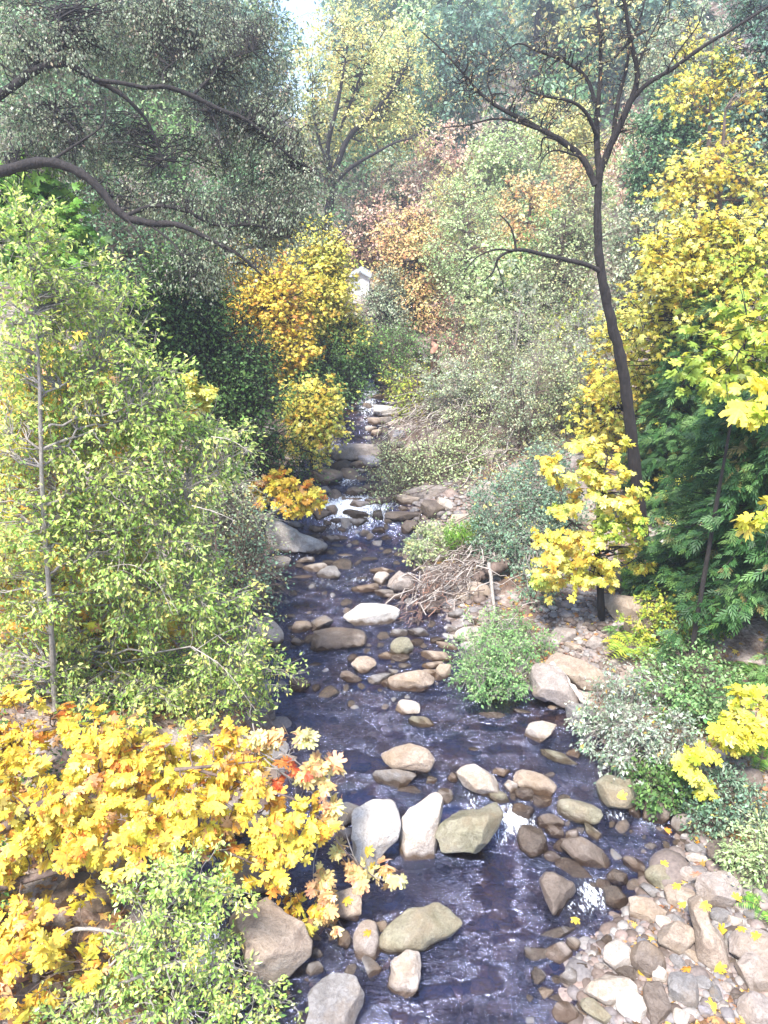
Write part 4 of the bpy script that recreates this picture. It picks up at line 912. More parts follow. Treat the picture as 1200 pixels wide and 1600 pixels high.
def blobtree(name, label, blobs, pal, n, size, seed, cat='tree', **kw):
    kw.setdefault('limbs', 9); kw.setdefault('rc', .55); kw.setdefault('r0', .16); kw.setdefault('szvar', .4); kw.setdefault('twig', True); kw.setdefault('twig_r', .009)
    return tree(name, label, cat, blobs, n, size, pal, seed=seed, **kw)
MG = 'maples in yellow autumn leaf'
# ---- tall conifers on the far slope, top right
for k, (px, top, bot, w) in enumerate([(838, -60, 130, 'leftmost tall thin far conifer trunk at the top right'), (862, -80, 120, 'slim far conifer trunk just right of the leftmost one'), (905, -60, 150, 'far conifer trunk left behind the top of the dark bare tree'),
        (925, -80, 140, 'far conifer trunk directly behind the fork of the dark bare tree'), (985, -60, 110, 'far conifer trunk right of the dark bare tree top'), (1035, -70, 100, 'far conifer trunk above the pale green crown at top right'), (1075, -80, 90, 'rightmost far conifer trunk in the dark patch at top right'), (700, -60, 90, 'bluish far conifer in the top middle'), (640, -50, 80, 'bluish far conifer right of the pale yellow tree top')]):
    cedar('conifer', w, (px, bot), (px + 4, top), 66 + k % 3 * 5, 3.2, 34, 300 + k, 'pine', .10, .35, 'tall conifers on the far slope', .85, .34, dens=.8)

# ---- the middle distance
tree('autumn_tree', 'tall pale yellow-green tree with dark forking trunk against the sky gap', 'tree', [(515, 95, 50, 70, 43.5), (575, 70, 70, 60, 42.5), (625, 120, 45, 60, 44.5), (540, 160, 60, 60, 43.5), (600, 190, 60, 45, 42.5), (500, 215, 35, 50, 44.5), (640, 210, 30, 30, 43.5)], 12000, .13, 'paleyel', seed=1, limbs=0,
     trunk=[([at(510, 420, 42.3), at(513, 345, 43.5), at(517, 300, 43.5), at(520, 275, 43.5)], [.30, .26, .2, .17]), ([at(520, 275, 42), at(512, 230, 41.6), at(528, 160, 41.6), at(540, 90, 42), at(545, 50, 42)], [.15, .12, .09, .05, .02]),
            ([at(520, 275, 42), at(545, 215, 42), at(585, 175, 42), at(620, 130, 42.5), at(640, 90, 43)], [.15, .13, .1, .06, .02]), ([at(518, 290, 42), at(548, 262, 41.5), at(585, 240, 41), at(620, 222, 41), at(650, 215, 41)], [.12, .1, .07, .05, .02]),
            ([at(517, 270, 42), at(500, 225, 42.5), at(490, 180, 43), at(488, 130, 43)], [.09, .07, .05, .02]), ([at(530, 205, 42), at(552, 150, 42.5), at(575, 90, 43), at(600, 50, 43)], [.09, .07, .04, .02])], bark=B_DARK, rc=.7, hollow=.3, nsub=.8, br=.04)
blobtree('pine_tree', 'grey-blue leafy tree behind the right side of the pale yellow tree', [(700, 110, 65, 80, 58), (740, 60, 60, 70, 60)], 'pine', 7000, .26, 2, rc=.8, hollow=.3)
blobtree('autumn_tree', 'pinkish-red thin tree with a pale upright stem in the middle distance', [(690, 235, 40, 42, 48), (680, 300, 50, 30, 46), (725, 265, 34, 30, 47)], 'pink', 4500, .17, 3, bark=B_GREY, hollow=.2)
blobtree('autumn_tree', 'cream and rose coloured tree left of the pinkish-red thin one', [(630, 310, 62, 34, 44), (605, 360, 55, 30, 42), (665, 350, 40, 28, 42)], 'pink', 7000, .15, 4, bark=B_DARK, flat=.4)
blobtree('autumn_tree', 'pale green feathery tree behind the dark bare tree left limb', [(800, 240, 62, 42, 46), (765, 275, 45, 40, 45), (830, 280, 40, 36, 45)], 'palegreen', 8500, .15, 5)
blobtree('autumn_tree', 'pale peach-yellow crown behind the fork of the dark bare tree', [(872, 200, 55, 36, 50), (900, 235, 40, 36, 50)], 'paleyel', 5500, .17, 6)
blobtree('autumn_tree', 'orange-peach crown in the centre below the pinkish thin tree', [(650, 420, 52, 50, 35), (668, 480, 42, 42, 34), (640, 370, 46, 34, 36)], 'orange', 9500, .11, 7, bark=B_DARK)
blobtree('autumn_tree', 'peach-orange crown glowing behind the bare tree left of its trunk', [(818, 345, 50, 50, 37), (880, 290, 34, 36, 38), (800, 395, 38, 30, 36)], 'orange', 6500, .12, 8)
blobtree('autumn_tree', 'rusty red-brown dark bush tree beside the little white shed', [(592, 398, 40, 32, 45), (560, 372, 30, 26, 46)], 'rust', 3800, .14, 9, bark=B_DARK)
blobtree('leafy_tree', 'grey-green tree below the pale yellow tree', [(560, 345, 55, 36, 47), (520, 385, 40, 36, 46), (620, 262, 40, 26, 52)], 'grey', 6500, .15, 10)
blobtree('leafy_tree', 'dark green tree in the hollow right of the pale yellow tree trunk', [(600, 270, 60, 40, 56), (660, 210, 45, 45, 58)], 'dkgreen', 5500, .2, 11)
blobtree('leafy_tree', 'light green slender tree right of the orange-peach crown', [(725, 400, 50, 60, 33), (720, 330, 44, 40, 35), (735, 460, 46, 46, 32)], 'palegreen', 9500, .1, 12)
blobtree('leafy_tree', 'fresh green tree left of the dark bare trunk', [(880, 395, 44, 60, 30), (860, 460, 55, 46, 29), (905, 340, 30, 50, 31)], 'willow', 9500, .09, 13)
blobtree('autumn_tree', 'rose-red thin crown right of the dark bare tree fork', [(1000, 225, 34, 50, 46), (985, 270, 30, 34, 45)], 'pink', 3600, .16, 14)
blobtree('leafy_tree', 'grey-green rounded crown at the top right above the long bare limb', [(1070, 70, 60, 45, 48), (1040, 120, 60, 40, 47), (1110, 110, 40, 40, 48)], 'grey', 8500, .16, 15)
blobtree('leafy_tree', 'broad bluish-green tree on the right slope below the long bare limb', [(1060, 170, 62, 45, 32), (1090, 230, 70, 60, 31), (1040, 250, 50, 70, 31), (1110, 310, 70, 50, 30), (1030, 330, 40, 50, 31)], 'bay', 24200, 0.110, 16, bark=B_DARK)
blobtree('leafy_tree', 'dark blue-green tree at the right edge above the yellow maple', [(1185, 60, 50, 80, 27), (1190, 200, 46, 90, 26), (1170, 300, 40, 60, 26)], 'pine', 12500, .10, 17, bark=B_DARK)
blobtree('maple_tree', 'slanting yellow maple sprays high on the right slope under the long limb', [(1075, 65, 28, 14, 29), (1150, 100, 30, 26, 27), (1115, 130, 34, 20, 27), (1075, 150, 40, 16, 27), (1140, 145, 28, 14, 27)], 'yellow', 1596, 0.095, 18, T=T_MAPLE_S, group=MG, flat=.3, hollow=.2)
blobtree('maple_tree', 'yellow maple branch layers above the big yellow maple at right', [(1125, 225, 36, 16, 23), (1095, 260, 44, 16, 22), (1065, 285, 34, 16, 22), (1150, 270, 40, 18, 22), (1180, 140, 22, 16, 23), (1180, 300, 26, 14, 22), (1060, 300, 24, 12, 22)], 'yellow', 2432, 0.090, 19, T=T_MAPLE_S, group=MG, flat=.3, hollow=.2)
blobtree('leafy_tree', 'grey-green tree filling in behind the big yellow maple left side', [(1000, 380, 44, 60, 27), (985, 470, 36, 60, 26)], 'grey', 8000, .09, 20)
blobtree('autumn_tree', 'cream-yellow open tree between the pinkish thin tree and the pale green feathery one', [(720, 345, 34, 40, 39), (745, 400, 30, 30, 38), (700, 300, 26, 24, 39)], 'paleyel', 3600, .12, 33, bark=B_GREY, hollow=.1)
blobtree('autumn_tree', 'thin russet sapling amid the grey willows', [(700, 520, 26, 50, 30), (735, 560, 24, 34, 29)], 'rust', 1500, .09, 34, bark=B_MID, hollow=.1, r0=.06)
blobtree('autumn_tree', 'faded yellow sapling left of the dark bare trunk at mid height', [(895, 520, 30, 60, 25), (870, 600, 30, 40, 24)], 'ygreen', 1800, .08, 35, bark=B_GREY, hollow=.1, r0=.06)
# behind the oak
blobtree('leafy_tree', 'bright green tree seen through the oak limbs', [(250, 230, 50, 60, 30), (200, 160, 60, 50, 31), (270, 310, 50, 40, 30)], 'mint', 9500, .11, 21)
blobtree('leafy_tree', 'green hillside tree at the top left corner behind the oak', [(60, 60, 90, 80, 30), (160, 80, 70, 80, 30), (110, 200, 90, 80, 28)], 'bay', 16000, .12, 22)
blobtree('leafy_tree', 'grey-green tree behind the oak crown left of the sky gap', [(350, 90, 70, 90, 38), (300, 40, 60, 60, 38), (420, 90, 34, 60, 40)], 'pine', 12000, .15, 23)
blobtree('leafy_tree', 'mottled green tree low behind the oak limb tips', [(400, 290, 60, 50, 30), (455, 330, 50, 50, 31), (345, 340, 50, 46, 29)], 'bay', 13000, .10, 24)
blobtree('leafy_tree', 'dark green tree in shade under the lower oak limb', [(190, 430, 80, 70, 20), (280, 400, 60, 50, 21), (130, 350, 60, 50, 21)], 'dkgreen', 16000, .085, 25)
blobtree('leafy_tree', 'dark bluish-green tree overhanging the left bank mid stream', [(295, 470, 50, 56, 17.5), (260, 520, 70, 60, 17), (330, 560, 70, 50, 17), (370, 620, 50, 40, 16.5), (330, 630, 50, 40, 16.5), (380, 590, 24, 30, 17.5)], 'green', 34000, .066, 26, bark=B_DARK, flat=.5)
blobtree('leafy_tree', 'olive-green bushy tree left of the upper stream', [(530, 545, 46, 34, 27), (500, 570, 36, 36, 26), (535, 600, 30, 26, 27), (480, 620, 40, 40, 24)], 'green', 12000, .085, 27, bark=B_DARK)
blobtree('leafy_tree', 'dull green slender tree in front of the little white shed right side', [(612, 462, 26, 36, 34), (598, 500, 34, 40, 32)], 'grey', 6000, .085, 28, bark=B_DARK)
blobtree('leafy_bush', 'mixed green bush above the head of the visible stream', [(600, 545, 32, 26, 30), (640, 560, 42, 34, 27), (585, 570, 16, 14, 29)], 'green', 7500, .08, 29, 'bush')
blobtree('leafy_bush', 'yellow-green bush at the right of the upper stream', [(652, 628, 28, 24, 24.5), (640, 600, 30, 24, 26)], 'ygreen', 3500, .075, 30, 'bush')
blobtree('leafy_bush', 'pale green streamside bush right of the smooth pinkish boulder', [(612, 735, 22, 24, 21.5), (640, 755, 26, 14, 21), (600, 770, 18, 12, 20.5), (605, 795, 18, 14, 19.5), (612, 705, 16, 16, 22.5)], 'willow', 4200, .055, 31, 'bush', r0=.03, limbs=4)
blobtree('leafy_bush', 'light green rounded bush amid the brush on the right bank', [(690, 725, 46, 24, 21), (735, 705, 34, 20, 22), (660, 750, 26, 16, 20.5)], 'palegreen', 6500, .06, 32, 'bush', r0=.04, limbs=4)

# ---- maples along the left bank
blobtree('maple_tree', 'golden maple beside the upper stream, left one of the pair', [(405, 440, 46, 40, 25), (430, 490, 50, 50, 24.5), (385, 480, 30, 40, 25), (430, 545, 45, 26, 24)], 'gold', 12468, 0.085, 40, T=T_MAPLE_S, group=MG, bark=B_DARK, flat=.5)
blobtree('maple_tree', 'golden maple beside the upper stream, taller right one of the pair', [(500, 420, 32, 46, 27), (512, 470, 26, 50, 27), (495, 470, 32, 40, 27), (540, 525, 22, 24, 27), (505, 385, 18, 18, 27)], 'yellow', 11577, 0.085, 41, T=T_MAPLE_S, group=MG, bark=B_DARK, flat=.5)
blobtree('maple_tree', 'slim yellow maple hanging over the left bank of the upper stream', [(490, 615, 26, 16, 21), (475, 645, 26, 16, 20.5), (498, 668, 26, 20, 20.5), (480, 695, 20, 12, 20.5)], 'yellow', 3562, 0.085, 42, T=T_MAPLE_S, group=MG, bark=B_DARK, flat=.4, r0=.05, hollow=.2)
blobtree('maple_tree', 'low spreading yellow maple over the left bank above the crescent boulder', [(435, 755, 26, 12, 16.5), (462, 770, 30, 14, 16.2), (484, 784, 18, 10, 16), (452, 786, 24, 8, 16), (412, 770, 14, 18, 16.3)], 'gold', 1170, 0.093, 43, T=T_MAPLE, group=MG, bark=B_DARK, flat=.35, r0=.035, hollow=.2, limbs=6, tipdown=.3, droop=0, rc=.2, base=ground(408, 800) + [0, 0, -.1])
blobtree('maple_tree', 'little yellow maple top standing over the dark left tree', [(315, 600, 14, 12, 12), (300, 622, 22, 12, 12), (288, 642, 14, 12, 12), (310, 618, 14, 10, 12)], 'yellow', 323, 0.112, 44, T=T_MAPLE, group=MG, r0=.025, limbs=3, rc=.12, twigs=3, nsub=.6, tipdown=.4)
blobtree('maple_tree', 'green-and-yellow maple at the left edge under the arching oak limb', [(40, 318, 46, 28, 14.4), (80, 345, 36, 30, 14.4), (20, 360, 40, 36, 14.4), (90, 385, 34, 30, 14.4)], 'bright', 2850, 0.125, 45, T=T_MAPLE, bark=B_DARK, tipdown=.3)
blobtree('maple_tree', 'yellow maple showing through the light green alder at the left edge', [(10, 690, 50, 70, 11.5), (60, 620, 60, 50, 11.5), (120, 640, 50, 60, 12), (30, 820, 60, 60, 11), (120, 900, 80, 60, 11), (180, 960, 70, 50, 11), (60, 950, 70, 60, 11)], 'gold', 6080, 0.125, 46, T=T_MAPLE, group=MG, tipdown=.4, limbs=8)
blobtree('leafy_bush', 'grey-green bush hanging over the left bank beside the pale flat rocks', [(385, 880, 28, 30, 13.5), (365, 920, 40, 36, 13), (370, 830, 22, 26, 14)], 'bluegreen', 6000, .05, 47, 'bush', r0=.04)
blobtree('leafy_bush', 'pale yellowish bush between the alder and the crescent boulder', [(365, 810, 36, 30, 14.5), (345, 760, 30, 34, 14.5), (335, 850, 34, 34, 14)], 'willow', 4200, .055, 48, 'bush', r0=.04, bark=B_GREY)
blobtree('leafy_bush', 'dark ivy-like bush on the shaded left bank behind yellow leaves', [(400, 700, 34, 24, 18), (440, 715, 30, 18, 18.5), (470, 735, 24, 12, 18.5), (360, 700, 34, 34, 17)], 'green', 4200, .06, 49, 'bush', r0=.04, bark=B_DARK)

# ---- arching oak at upper left
def tr(pts, Y0, Y1, w):   # limb traced by pixels with depth running Y0 -> Y1, w = widths in px
    n = len(pts); P = [at(x, y, Y0 + (Y1 - Y0) * i / (n - 1)) for i, (x, y) in enumerate(pts)]; W = np.interp(np.linspace(0, 1, n), np.linspace(0, 1, len(w)), w) * (.68 if pts[0][0] < 400 else .85)
    return (P, [float(W[i]) * .5 * mpp(*pts[i], Y0 + (Y1 - Y0) * i / (n - 1)) for i in range(n)])
ob = at(-330, 620, 13.5); ob[2] = gz(ob[0], ob[1]) - .3
otop = at(-260, 180, 13.5)
oak_limbs = [([ob, (ob + otop) / 2 + [.3, 0, 0], at(-230, 280, 13.5), otop], [.42, .34, .26, .18]),
 tr([(-240, 300), (-100, 290), (0, 268), (60, 254), (110, 262), (150, 290), (190, 335), (230, 348), (280, 352), (330, 375), (375, 400), (410, 430)], 13.5, 13, [30, 24, 20, 18, 10, 5]),
 tr([(195, 338), (240, 322), (290, 330), (340, 352), (400, 352), (450, 372)], 13.2, 14, [10, 8, 3]),
 tr([(190, 336), (205, 350), (220, 375), (222, 400)], 13.2, 13, [6, 2]),
 tr([(230, 348), (270, 380), (295, 420), (300, 460)], 13.2, 12.6, [6, 2]),
 tr([(-240, 240), (-80, 190), (0, 148), (60, 108), (100, 100), (150, 125), (190, 148), (230, 190), (255, 250)], 13.5, 14.5, [26, 20, 16, 10, 5]),
 tr([(0, 148), (20, 130), (70, 88), (100, 70), (90, 30), (60, 0), (40, -30)], 13.8, 14.5, [12, 8, 3]),
 tr([(220, 138), (260, 136), (300, 150), (345, 172), (380, 185), (420, 215), (460, 250), (490, 265)], 14.2, 15, [9, 12, 8, 3]),
 tr([(150, 125), (190, 130), (230, 138)], 14, 14.2, [10, 9]), tr([(255, 132), (256, 112), (275, 95), (300, 80)], 14.4, 14.8, [6, 2]), tr([(300, 150), (330, 120), (350, 95), (395, 80)], 14.6, 15, [8, 2]),
 tr([(320, 160), (340, 200), (345, 240)], 14.6, 14.4, [6, 2]), tr([(75, 152), (100, 185), (120, 210), (118, 240)], 14, 13.6, [6, 2]), tr([(85, 248), (120, 225), (160, 195), (165, 150)], 13.4, 13.8, [7, 3]), tr([(160, 225), (190, 222), (225, 232)], 13.6, 13.4, [3, 1.5])]
oak_blobs = [(60, 60, 90, 50, 14.1), (180, 60, 80, 60, 15.6), (290, 70, 80, 70, 15.1), (380, 110, 70, 60, 16.1), (440, 190, 60, 50, 15.1), (340, 200, 70, 50, 15.8), (60, 190, 80, 50, 14.1), (160, 210, 70, 50, 15.4), (470, 270, 46, 40, 15.1), (400, 280, 50, 36, 15.8),
             (300, 320, 70, 34, 13.8), (390, 350, 60, 34, 14.5), (450, 330, 50, 40, 14.1), (200, 300, 60, 30, 14.8), (350, 400, 60, 26, 13.1), (60, 250, 60, 26, 14.9), (300, 420, 40, 24, 12.9), (380, 30, 60, 40, 16.6), (240, 10, 80, 30, 15.1)]
tree('oak_tree', 'grey-leaved evergreen oak with long dark arching limbs entering from the upper left', 'tree', oak_blobs, 48000, .043, 'oak', seed=60, trunk=oak_limbs, bark=B_DARK, rc=.34, hollow=.1, limbs=0, nsub=.5, br=.012, twig=True, twig_r=.0045, twigs=3, droop=.8, szvar=.35, face=.3)

# ---- near alder pair at left
ab = ground(88, 1130)
al = [( [ab + [0, 0, -.2], at(86, 1100, 9.1), at(79, 960, 9), at(66, 760, 9), at(62, 600, 9), at(52, 470, 9), at(40, 340, 9.1)], [.045, .042, .037, .030, .022, .013, .005])]
tree('alder_tree', 'light green alder with slim grey trunk nearest the left edge', 'tree',
     [(50, 390, 50, 50, 9), (40, 340, 26, 24, 9), (40, 480, 70, 50, 9.1), (130, 470, 60, 50, 9.7), (190, 500, 40, 40, 9.8), (60, 570, 90, 50, 9.6), (180, 600, 80, 50, 9.6), (50, 680, 90, 60, 9.4), (180, 710, 90, 60, 9.6), (250, 650, 50, 50, 9.9), (60, 800, 90, 60, 9.3), (40, 920, 80, 60, 9.3), (50, 1030, 70, 50, 9.4), (150, 820, 80, 60, 9.6)],
     26000, .064, 'alder', T_OVAL, seed=70, trunk=al, bark=B_GREY, rc=.28, limbs=16, droop=.15, twig=True, twig_r=.0035, hollow=.3, br=.014, nsub=.9, r0=.06)
ab2 = ground(150, 1130)
al2 = [([ab2 + [0, 0, -.2], at(112, 1020, 9.7), at(112, 880, 9.6), at(106, 720, 9.6), at(102, 560, 9.6), at(100, 470, 9.7)], [.036, .032, .027, .02, .013, .005])]
tree('alder_tree', 'light green alder with drooping branches reaching over the stream', 'tree',
     [(200, 640, 60, 40, 9.8), (290, 680, 60, 40, 10), (340, 700, 50, 36, 10.3), (240, 760, 80, 50, 9.8), (200, 860, 90, 60, 9.6), (300, 830, 50, 50, 10), (250, 940, 80, 50, 9.6), (330, 940, 60, 50, 9.8), (360, 1010, 60, 40, 9.6), (400, 1050, 44, 26, 9.6), (250, 1040, 90, 50, 9.9), (160, 980, 60, 60, 9.9), (330, 1080, 70, 40, 9.8), (180, 1090, 80, 30, 9.8)],
     25000, .062, 'alderlow', T_OVAL, seed=71, trunk=al2, bark=B_GREY, rc=.26, limbs=18, droop=.35, twig=True, twig_r=.0035, hollow=.3, br=.014, nsub=.9, r0=.05)

# ---- near yellow maple and leafy shrub at lower left
mb = ground(-120, 1420)
ml = [([mb, at(-40, 1330, 6.6), at(60, 1260, 6.7), at(180, 1215, 6.8), at(300, 1200, 6.9), at(400, 1190, 7)], [.09, .07, .05, .035, .02, .008]),
      ([mb, at(-20, 1390, 6.4), at(90, 1360, 6.4), at(220, 1320, 6.5), at(350, 1330, 6.6), at(450, 1380, 6.7)], [.08, .06, .04, .028, .016, .006]), ([mb, at(-10, 1480, 6.1), at(60, 1500, 6), at(120, 1520, 6)], [.06, .04, .02, .006]),
      ([at(300, 1200, 6.9), at(400, 1230, 6.9), at(480, 1260, 6.9), at(540, 1330, 6.8), at(600, 1385, 6.8)], [.02, .014, .01, .007, .004]), ([mb, at(-60, 1250, 7.1), at(40, 1150, 7.5), at(180, 1130, 7.8)], [.06, .045, .025, .008])]
tree('maple_tree', 'nearest yellow bigleaf maple spreading over the lower left of the picture', 'tree',
     [(50, 1150, 80, 50, 7.4), (50, 1230, 80, 60, 6.9), (170, 1180, 80, 50, 7), (160, 1260, 90, 50, 6.7), (290, 1190, 80, 45, 7), (280, 1260, 80, 40, 6.7), (60, 1320, 80, 40, 6.5), (390, 1200, 50, 40, 7), (380, 1270, 70, 40, 6.8), (450, 1310, 50, 40, 6.7), (425, 1350, 26, 26, 6.7), (500, 1290, 20, 26, 6.8), (30, 1400, 50, 40, 6.2), (200, 1300, 80, 22, 6.4), (80, 1450, 60, 36, 6.1), (30, 1520, 50, 50, 5.9), (130, 1500, 50, 30, 6), (470, 1430, 26, 26, 6.6), (340, 1330, 40, 24, 6.7)],
     5600, .088, 'gold', T_MAPLE, seed=80, trunk=ml, bark=B_MID, rc=.24, limbs=14, droop=.1, face=.75, tipdown=.55, hollow=.15, twig=True, twig_r=.004, twigs=3, br=.010, nsub=.9)
tree('maple_sapling', 'thin orange and yellow maple sprays dangling over the stream by the whitish slab', 'sapling', [(470, 1190, 24, 18, 7.1), (510, 1220, 26, 18, 7.1), (520, 1270, 24, 20, 7), (540, 1340, 26, 16, 6.9), (600, 1380, 24, 12, 6.8), (500, 1390, 26, 26, 6.7), (420, 1170, 30, 20, 7.2), (515, 1460, 16, 12, 6.6), (590, 1500, 10, 8, 6.5), (450, 1160, 26, 14, 7.2)],
     640, 0.098, 'orange', T_MAPLE, seed=81, trunk=[([at(300, 1150, 7.4), at(380, 1150, 7.3), at(450, 1180, 7.2), at(500, 1225, 7.1)], [.014, .011, .008, .004]), ([at(380, 1150, 7.3), at(430, 1200, 7.1), at(520, 1260, 7), at(560, 1350, 6.9), at(620, 1385, 6.8)], [.011, .009, .007, .005, .003]), ([at(520, 1260, 7), at(490, 1350, 6.8), at(500, 1440, 6.7)], [.007, .005, .003])],
     bark=B_GREY, rc=.14, limbs=0, tipdown=.5, hollow=.1, twig=True, twig_r=.003, twigs=3, br=.005)
tree('maple_sapling', 'scarlet maple leaves on a bare grey twig at the water edge', 'sapling', [(432, 1212, 8, 6, 7.1), (482, 1205, 14, 8, 7.1), (445, 1190, 8, 6, 7.1)], 22, .095, 'red', T_MAPLE, seed=82, nsub=.999, trunk=[([at(340, 1190, 7.2), at(420, 1200, 7.1), at(500, 1210, 7.1)], [.01, .007, .003])], bark=B_GREY, rc=.06, limbs=0, twigs=2, tipdown=.4)
sb = ground(60, 1580)
tree('leafy_shrub', 'glossy green shrub with small rounded leaves at the bottom left', 'shrub',
     [(290, 1360, 60, 30, 5.9), (230, 1400, 50, 26, 5.8), (290, 1420, 46, 36, 5.8), (345, 1500, 36, 46, 5.7), (300, 1560, 80, 40, 5.5), (200, 1490, 60, 36, 5.6), (180, 1570, 70, 30, 5.4), (400, 1570, 60, 30, 5.6), (260, 1470, 50, 40, 5.6), (110, 1590, 60, 20, 5.3), (350, 1390, 40, 26, 5.8)],
     7820, 0.052, 'alderlow', T_OVAL, seed=83, trunk=[([sb, at(60, 1500, 5.6), at(110, 1455, 5.7), at(170, 1455, 5.7), at(240, 1475, 5.7)], [.04, .03, .022, .016, .006]), ([sb, at(120, 1560, 5.4), at(200, 1480, 5.6), at(300, 1380, 5.8)], [.03, .02, .012, .004]), ([sb, at(180, 1540, 5.4), at(300, 1500, 5.6), at(400, 1520, 5.7)], [.03, .02, .012, .004])],
     bark=B_GREY, rc=.16, limbs=10, hollow=.1, twig=True, twig_r=.0028, br=.006, material=M_GLOSSY, nsub=.9)

# ---- the bare dark tree right of centre
db = ground(1008, 852); Yd = float(db[1])
D = lambda pts, w, a=0, b=0: tr(pts, Yd + a, Yd + b, w)
bare = [([db + [0, 0, -.2]] + D([(1006, 850), (1000, 800), (990, 710), (982, 640), (972, 570), (955, 500), (940, 430), (934, 360), (935, 300), (938, 262)], [26, 22, 18])[0], [.17] + D([(1006, 850), (1000, 800), (990, 710), (982, 640), (972, 570), (955, 500), (940, 430), (934, 360), (935, 300), (938, 262)], [24, 22, 21, 20, 17, 14, 13])[1]),
 D([(937, 275), (933, 230), (933, 180), (938, 120), (938, 60), (932, 10), (930, -30)], [14, 11, 8, 6, 3], 0, .3), D([(938, 268), (955, 225), (980, 170), (996, 120), (985, 60), (975, 0), (970, -30)], [14, 12, 8, 5], 0, -.3),
 D([(958, 215), (965, 160), (978, 110), (985, 70), (1000, 30), (1010, -10)], [9, 6, 3], 0, .6), D([(985, 160), (1010, 132), (1050, 108), (1095, 75), (1150, 42), (1200, 10), (1230, -10)], [9, 8, 7, 5, 4], -.1, -.8),
 D([(930, 290), (912, 250), (880, 222), (850, 205), (815, 186), (775, 165), (745, 140), (720, 110), (690, 78), (660, 50)], [12, 11, 9, 6, 4, 2], 0, .8), D([(850, 205), (800, 188), (770, 186), (730, 195), (690, 200)], [6, 4, 2], .1, .5),
 D([(932, 210), (915, 175), (890, 158), (850, 150), (820, 140)], [8, 6, 3], 0, -.6), D([(930, 160), (915, 120), (880, 95), (840, 80), (810, 68), (780, 90)], [8, 5, 2], 0, .5),
 D([(775, 165), (762, 130), (764, 95), (745, 80)], [4, 2], .6, .6), D([(960, 90), (990, 60), (1020, 40), (1040, 0)], [5, 2], 0, .4), D([(880, 222), (850, 215), (845, 240), (838, 250)], [4, 2], .2, .2),
 D([(944, 428), (920, 415), (880, 405), (850, 398), (820, 391), (800, 392), (780, 402), (770, 425), (755, 440)], [9, 8, 7, 5, 2], 0, -.8), D([(806, 390), (803, 370), (795, 350), (780, 335)], [5, 2], -.6, -.6), D([(800, 392), (775, 390), (745, 402), (725, 425)], [4, 2], -.6, -1), D([(775, 410), (785, 440), (790, 470)], [3, 1.5], -.7, -.8),
 D([(995, 130), (1000, 95), (1015, 60), (1030, 30)], [5, 2], -.2, 0), D([(1040, 112), (1060, 80), (1090, 40), (1100, 10)], [4, 1.5], -.3, -.2), D([(905, 245), (870, 235), (850, 245), (840, 270)], [4, 1.5], 0, -.3), D([(1000, 770), (975, 790), (960, 810)], [6, 2], 0, -.2)]
tree('bare_tree', 'tall dark nearly leafless tree with forked crown right of centre', 'tree', [(780, 110, 80, 60, Yd + .5), (860, 100, 70, 60, Yd), (930, 70, 60, 60, Yd + .2), (1000, 60, 60, 60, Yd), (870, 190, 60, 50, Yd), (720, 140, 50, 60, Yd + .7), (1060, 60, 60, 50, Yd - .4), (960, 180, 50, 50, Yd)], 1700, .055, 'barel', seed=90, trunk=bare, bark=B_DARK, rc=.4, hollow=.1, limbs=0, twig=True, twig_r=.006, twigs=3, br=.014, T=T_OVAL, per=9)
blobtree('ivy', 'green leafy vine around the foot of the dark bare tree', [(1012, 880, 22, 22, Yd - .3), (1000, 912, 24, 18, Yd - .4)], 'bright', 420, .1, 91, 'vine', T=T_MAPLE_S, r0=.02, limbs=2, rc=.15, nsub=.5)

# ---- right side
yb = ground(942, 968); Y0 = float(yb[1])
tree('maple_tree', 'small yellow maple with a short dark trunk in the leaf litter', 'tree', [(880, 735, 30, 20, Y0 + .2), (940, 715, 46, 26, Y0 + .2), (900, 775, 40, 24, Y0), (965, 760, 36, 34, Y0), (955, 830, 40, 30, Y0 - .2, 0, 'ygreen'), (885, 850, 46, 22, Y0 - .2), (930, 880, 50, 24, Y0 - .3), (860, 880, 30, 24, Y0 - .2), (880, 915, 26, 16, Y0 - .3), (985, 870, 26, 22, Y0)],
     2821, 0.095, 'yellow', T_MAPLE, seed=92, trunk=[([yb + [0, 0, -.15], at(937, 910, Y0), at(932, 850, Y0), at(940, 760, Y0), at(950, 710, Y0)], [.075, .065, .05, .03, .01]), ([at(932, 850, Y0), at(900, 820, Y0), at(868, 800, Y0 - .1)], [.03, .02, .008])], group=MG, bark=B_DARK, rc=.22, face=.85, flat=.35, tipdown=.3, limbs=10, hollow=.15)
blobtree('maple_tree', 'big yellow maple filling the right side above the dark conifers', [(1090, 370, 60, 34, 18), (1040, 400, 44, 40, 18), (1120, 420, 60, 40, 17.5), (1060, 460, 60, 40, 17.5), (1160, 380, 50, 40, 17), (1030, 510, 44, 36, 18), (1100, 510, 60, 34, 17.5, 0, 'ygreen'), (1170, 430, 50, 30, 16.8, 0, 'ygreen'), (1010, 560, 30, 40, 18.5), (1165, 480, 46, 40, 16.5)], 'yellow', 8892, 0.095, 93, T=T_MAPLE_S, group=MG, bark=B_DARK, face=.8, flat=.4, limbs=10, r0=.12, hollow=.25)
blobtree('maple_tree', 'yellow maple glimpsed between the bare trunk and the conifers', [(1040, 650, 40, 60, 19), (1080, 700, 50, 50, 19), (960, 560, 26, 50, 20), (1090, 600, 50, 40, 19), (1150, 640, 50, 60, 19), (930, 640, 24, 30, 20), (1050, 780, 40, 24, 18.5), (965, 640, 16, 40, 19)], 'yellow', 8740, 0.106, 94, T=T_MAPLE_S, group=MG, bark=B_DARK, face=.8, flat=.4)
